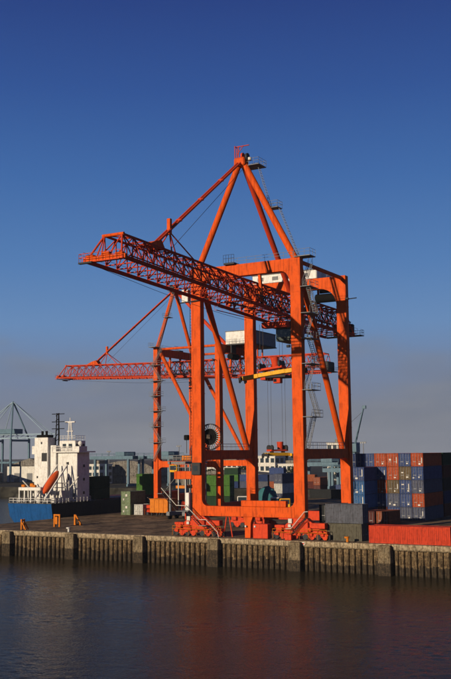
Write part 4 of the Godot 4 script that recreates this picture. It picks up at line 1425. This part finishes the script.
	var place := ["first", "second", "third", "fourth", "fifth", "sixth", "seventh", "eighth", "ninth", "tenth"]
	for i in 10:
		var base := Vector3(-48.0 + i * 6.4 + rng.randf_range(-0.9, 0.9), 0.0, -158.0 - rng.randf_range(0.0, 14.0))
		container(hues[i], "%s container on the ground in the loose far row, %s from the basin" % [hues[i], place[i]], g, base, 0.0, 6.06)
		if i % 2 == 0:
			var h2: String = hues[(i * 3 + 4) % 10]
			container(h2, "%s container stacked on the %s box of the loose far row" % [h2, place[i]], g, base + Vector3(0, 2.6, 0), 0.0, 6.06)
	for i in 3:
		container(["dark green", "green", "green"][i], "%s container side on, tier %s of the green row by the basin" % [["dark green", "green", "green"][i], ["one", "two", "three"][i]], g, Vector3(-42.5, 2.6 * i, -82.0), PI * 0.5)
	for i in 2:
		var t := container("pale green", "pale green container, %s of the pair beside the white box" % ["lower", "upper"][i], g, Vector3(-42.7, 2.6 * i, -44.2 - 3.03), 0.0, 6.06)
		door_plate(t, 0.2, 1.7, 0.5, 0.5, 6.06)
		door_plate(t, -0.5, 0.8, 0.3, 0.4, 6.06)
	container("white", "small white box container beside the pale green pair", g, Vector3(-40.1, 0.0, -45.3 - 1.5), 0.0, 2.99, 2.3)
	# boxes on the ship
	var sg := "containers on the ship's deck"
	for i in 2:
		container("dark green", "dark green container on the ship behind its deckhouse, %s tier" % ["lower", "upper"][i], sg, Vector3(-53.9, WATER + 7.6 + 2.6 * i, -49.0), 0.0, 6.06, 2.59, false)
	for i in 2:
		container("green", "bright green container crosswise on the ship's fore deck, %s tier" % ["lower", "upper"][i], sg, Vector3(-55.6, WATER + 7.6 + 2.6 * i, -73.0), PI * 0.5, 6.06)
	# orange equipment box on short feet by the rear crane
	var e := thing("equipment_box", "amber steel equipment box on short feet beside rear crane's leg", "box", Vector3(-33.0, 0, -44.6))
	blk(e, "body", Vector3(-2.3, 0.75, -1.9), Vector3(2.3, 3.6, 1.9), M.amber, 0.06)
	blk(e, "lid", Vector3(-2.4, 3.605, -2.0), Vector3(2.4, 3.75, 2.0), M.amber, 0.03)
	for x in [-2.0, -0.7, 0.7, 2.0]:
		for z in [-1.6, 1.6]:
			beam(e, "foot", Vector3(x, 0, z), Vector3(x, 0.75, z), 0.22, 0.22, M.dark)
	for x in [-1.15, 0.0, 1.15]:
		blk(e, "rib", Vector3(x - 0.06, 0.8, 1.9), Vector3(x + 0.06, 3.55, 1.98), M.amber, 0.01)
	# straddle carrier
	straddle()
	# quay edge fittings
	bollard("small orange topped bollard on the coping by the olive grey container", Vector3(27.6, 0.04, -0.55), M.amber)
	bollard("pale mooring bollard on the coping near the yellow stops", Vector3(-24.3, 0.04, -0.6), M.pale)
	rail_stop("yellow A-shaped rail stop on the quay edge, nearest the coping", Vector3(-35.9, 0, -2.6), 0.0, 0)
	rail_stop("yellow door-shaped rail stop with crossbar on the brown apron", Vector3(-34.6, 0, -10.2), 0.0, 1)
	rail_stop("yellow triangular rail stop with long foot on the brown apron", Vector3(-33.9, 0, -15.4), 0.0, 2)
	var sg2 := thing("quay_sign", "small red and white sign plate on the coping below the crane", "sign", Vector3(19.6, 0, 0.0))
	blk(sg2, "plate", Vector3(-0.1, -0.55, 0.07), Vector3(1.35, -0.1, 0.1), M.pale, 0.01)
	blk(sg2, "red_band", Vector3(0.0, -0.42, 0.102), Vector3(1.25, -0.22, 0.115), M.red, 0.0)
	# tarpaulin heap and clutter behind the sill
	var h := thing("tarpaulin_heap", "teal tarpaulin over a rounded heap behind the crane sill", "heap", Vector3(-20.5, 0, -70.0))
	part(h, "tarpaulin", heap_mesh(6.0, 5.6, 4.0, 3), M.tarp)
	for q in [[-12.0, -62.0, "yellow"], [-16.5, -66.5, "pale"], [-27.0, -70.0, "pale"]]:
		truck(Vector3(q[0], 0, q[1]), q[2])

func heap_mesh(wide: float, high: float, deep: float, seed_: int) -> ArrayMesh:
	var n := FastNoiseLite.new()
	n.seed = seed_
	n.frequency = 0.25
	var rings := []
	for i in 13:
		var t := -1.0 + i / 6.0
		var ring := []
		for k in 17:
			var a := PI * k / 16.0
			var sc := sqrt(max(0.02, 1.0 - t * t * 0.98))
			var q := Vector3(cos(a) * wide * 0.5 * sc, pow(sin(a), 0.8) * high * sc, t * deep * 0.5)
			ring.append(q * (1.0 + 0.08 * n.get_noise_3d(q.x * 3.0, q.y * 3.0, q.z * 3.0)))
		rings.append(ring)
	return loft(rings)

func truck(at: Vector3, kind: String) -> void:
	var m: Material = M.yellow if kind == "yellow" else M.pale
	var t := thing("terminal_tractor", "%s terminal tractor parked on the yard behind the sill at %s" % ["yellow" if kind == "yellow" else "white", "the teal heap's right" if kind == "yellow" else ("the teal heap's front" if at.x > -20 else "the teal heap's far side")], "tractor", at, 0.4)
	blk(t, "cab", Vector3(-1.2, 1.0, -1.0), Vector3(1.2, 3.2, 1.0), m, 0.12)
	blk(t, "windscreen", Vector3(-1.0, 2.0, 1.002), Vector3(1.0, 3.0, 1.04), M.window, 0.02)
	blk(t, "side_window", Vector3(1.202, 2.0, -0.7), Vector3(1.24, 3.0, 0.7), M.window, 0.02)
	blk(t, "chassis", Vector3(-1.1, 0.6, -4.2), Vector3(1.1, 0.98, 1.2), M.dark, 0.05)
	for x in [-1.15, 1.15]:
		for z in [0.5, -3.2]:
			part(t, "wheel", wheel_mesh(), M.black, Transform3D(Basis(Vector3(0, 0, 1), PI * 0.5).scaled(Vector3(1.4, 1.4, 1.4)), Vector3(x, 0.5, z)))

func straddle() -> void:
	var t := thing("straddle_carrier", "tall yellow straddle carrier on slim grey legs before the rear crane", "straddle carrier", Vector3(-24.2, 0, -40.5))
	for x in [-1.9, 1.9]:
		for z in [-4.0, 4.0]:
			beam(t, "leg", Vector3(x, 1.0, z), Vector3(x, 11.2, z), 0.35, 0.45, M.grey)
		blk(t, "bogie_beam", Vector3(x - 0.4, 0.7, -5.0), Vector3(x + 0.4, 1.5, 5.0), M.grey, 0.06)
		beam(t, "top_beam", Vector3(x, 11.5, -4.6), Vector3(x, 11.5, 4.6), 0.5, 0.5, M.grey)
		for z in [-4.2, -1.5, 1.5, 4.2]:
			part(t, "wheel", wheel_mesh(), M.black, Transform3D(Basis(Vector3(0, 0, 1), PI * 0.5).scaled(Vector3(1.6, 1.6, 1.6)), Vector3(x, 0.58, z)))
	for z in [-4.0, 0.0, 4.0]:
		beam(t, "cross_beam", Vector3(-1.6, 11.5, z), Vector3(1.6, 11.5, z), 0.4, 0.5, M.grey)
	blk(t, "engine_house", Vector3(-1.2, 11.9, -2.6), Vector3(1.2, 13.0, 0.6), M.amber, 0.1)
	var cab := blk(t, "cab", Vector3(-0.9, 9.6, 4.35), Vector3(0.9, 11.1, 5.9), M.yellow, 0.1)
	blk(cab, "cab_window", Vector3(-0.75, -0.3, 0.777), Vector3(0.75, 0.6, 0.81), M.window, 0.02)
	railing(t, "railing", [Vector3(-1.8, 11.9, 4.5), Vector3(1.8, 11.9, 4.5), Vector3(1.8, 11.9, -4.5)], M.galv, 1.0, 1.1, 0.05)
	blk(t, "spreader_frame", Vector3(-1.2, 6.2, -3.0), Vector3(1.2, 6.8, 3.0), M.amber, 0.05)
	for z in [-2.6, 2.6]:
		rod(t, "lift_chain", Vector3(0, 6.8, z), Vector3(0, 11.2, z), 0.05, M.wire)
	rod(t, "lamp_post", Vector3(-0.3, 13.4, 0.0), Vector3(-0.3, 16.2, 0.0), 0.07, M.wire)
	blk(t, "lamp_cluster", Vector3(-0.75, 16.2, -0.5), Vector3(0.2, 17.3, 0.5), M.black, 0.15)

func make_background() -> void:
	far_crane("blue quay crane with peaked pylon and stays across the basin", Vector3(-259.5, 0, -252.0), 27.0, 21.8, 41.2)
	yard_gantry("low blue yard gantry spanning stacks on the far bank", Vector3(-158.5, 0, -204.0), 17.0, 12.2)
	yard_gantry("second blue yard gantry joined end to end with the first", Vector3(-143.0, 0, -214.0), 13.0, 12.2)
	yard_gantry("pale blue yard gantry beyond the rust brown containers", Vector3(-66.0, 0, -206.0), 13.0, 9.0)
	yard_gantry("small blue yard gantry standing before the dark warehouse", Vector3(-52.0, 0, -196.0), 9.0, 7.0)
	office("white office block with dark window grid below the hanging spreader", Vector3(-132.5, 0, -295.0), Vector3(-121.5, 11.4, -280.0), 4, 3, M.wall_w)
	office("low white office wing beside the taller white block", Vector3(-121.0, 0, -292.0), Vector3(-109.5, 7.6, -282.0), 5, 2, M.wall_w)
	office("long pale glazed building behind the tie beam", Vector3(-160.0, 0, -296.0), Vector3(-137.5, 8.6, -282.0), 8, 3, M.wall_w)
	office("tall white block with blue plant room behind the stair side tie", Vector3(-97.0, 0, -300.0), Vector3(-86.5, 17.2, -285.0), 4, 5, M.wall_w)
	office("pale stepped building beyond the ship's deckhouse", Vector3(-190.0, 0, -236.0), Vector3(-184.0, 8.6, -226.0), 3, 3, M.wall_w)
	shed("long arched grey warehouse behind the blue gantries", Vector3(-180.0, -0.1, -262.0), 34.0, 40.0, 3.5, 10.5, M.wall_b, M.roof, true)
	shed("pale roofed shed on the bank beyond the ship", Vector3(-262.0, -0.1, -224.0), 26.0, 20.0, 5.0, 8.0, M.wall_b, M.wall_w)
	shed("second pale roofed shed behind the blue quay crane", Vector3(-246.0, -0.1, -262.0), 30.0, 22.0, 8.0, 12.0, M.wall_w, M.roof)
	shed("low brown warehouse on the far bank behind the green boxes", Vector3(-120.0, -0.1, -232.0), 44.0, 16.0, 4.4, 6.4, M.wall_b, M.roof)
	shed("wide dark warehouse behind the container stacks", Vector3(-40.0, -0.1, -240.0), 46.0, 20.0, 6.0, 8.4, M.wall_b, M.roof)
	# level-luffing crane, far behind the stacks
	var j := thing("jib_crane", "slim grey blue jib crane raised behind the container stacks", "crane", Vector3(-70.0, 0, -250.0))
	beam(j, "tower", Vector3(0, 0, 0), Vector3(0, 15.0, 0), 2.2, 2.2, M.steelblue)
	blk(j, "machinery_cab", Vector3(-2.6, 13.2, -2.2), Vector3(2.2, 16.8, 2.2), M.steelblue, 0.1)
	for z in [-0.7, 0.7]:
		rod(j, "jib_chord", Vector3(0.6, 15.5, z), Vector3(5.2, 32.0, z * 0.3), 0.22, M.steelblue)
		rod(j, "pylon_leg", Vector3(-1.0, 16.6, z), Vector3(-2.2, 24.5, 0), 0.16, M.steelblue)
	rod(j, "jib_tie", Vector3(-2.2, 24.5, 0), Vector3(4.6, 30.0, 0), 0.07, M.wire)
	rod(j, "jib_tie", Vector3(-2.2, 24.5, 0), Vector3(-2.4, 16.8, 0), 0.07, M.wire)
	for k in 6:
		rod(j, "jib_lacing", Vector3(0.6 + 0.72 * k, 15.5 + 2.6 * k, -0.6 + 0.08 * k), Vector3(1.3 + 0.72 * k, 18.1 + 2.6 * k, 0.55 - 0.08 * k), 0.1, M.steelblue)
	blk(j, "jib_head", Vector3(4.6, 31.2, -0.5), Vector3(6.2, 32.6, 0.5), M.steelblue, 0.1)
	# boxes stacked on the far bank
	rng.seed = 41
	var hues := ["green", "slate", "dark green", "blue", "grey", "maroon", "dark blue", "rust"]
	var place := ["first", "second", "third", "fourth", "fifth", "sixth", "seventh", "eighth"]
	for i in 8:
		for k in 2 + (i % 3) / 2:
			var hue: String = hues[(i * 3 + k * 2) % 8]
			container(hue, "%s container in far bank row, %s column from joined gantries, tier %s" % [hue, place[i], ["one", "two", "three"][k]], "containers on the far bank", Vector3(-113.0 + i * 6.4, -0.1 + 2.6 * k, -199.0 - (i % 2) * 0.8), PI * 0.5, 6.06, 2.59, false)
	# high light masts
	var masts := [[-232.0, -240.0, 16.0, "slim lighting mast between the two pale sheds"], [-196.0, -250.0, 15.0, "slim lighting mast behind the stepped building"], [-150.0, -240.0, 17.0, "slim lighting mast behind the joined blue gantries"], [-118.0, -250.0, 15.0, "slim lighting mast in front of the office wing"], [-104.0, -270.0, 19.0, "tall lighting mast beside the tall white block"], [-52.0, -215.0, 17.0, "slim lighting mast in front of the dark warehouse"]]
	for q in masts:
		var m := thing("light_mast", q[3], "mast", Vector3(q[0], -0.1, q[1]), 0.0, "lighting masts on the far bank")
		rod(m, "pole", Vector3.ZERO, Vector3(0, q[2], 0), 0.16, M.grey)
		beam(m, "lamp_bar", Vector3(-1.2, q[2], 0), Vector3(1.2, q[2], 0), 0.25, 0.35, M.grey)
		for k in 3:
			blk(m, "floodlight", Vector3(-1.1 + k * 0.85, q[2] - 0.5, 0.2), Vector3(-0.6 + k * 0.85, q[2] - 0.05, 0.5), M.galv, 0.04)
	# trees on the far bank
	var spots := [[-205.0, -228.0, 8.0, 10.0, "rounded dark tree between the pale shed and the stepped building"], [-128.0, -262.0, 8.5, 11.0, "broad dark tree in front of the white office block"], [-112.0, -266.0, 6.5, 9.0, "low dark tree in front of the white office wing"], [-101.0, -258.0, 8.0, 11.0, "dark tree between the office wing and the tall white block"], [-166.0, -268.0, 7.0, 9.0, "small dark tree beside the arched warehouse"], [-80.0, -262.0, 9.0, 11.0, "tall dark tree at the foot of the tall white block"], [-146.0, -262.0, 7.0, 10.0, "wide dark tree in front of the long glazed building"]]
	for i in spots.size():
		var s: Array = spots[i]
		tree(s[4], Vector3(s[0], -0.1, s[1]), s[2], s[3], 100 + i)
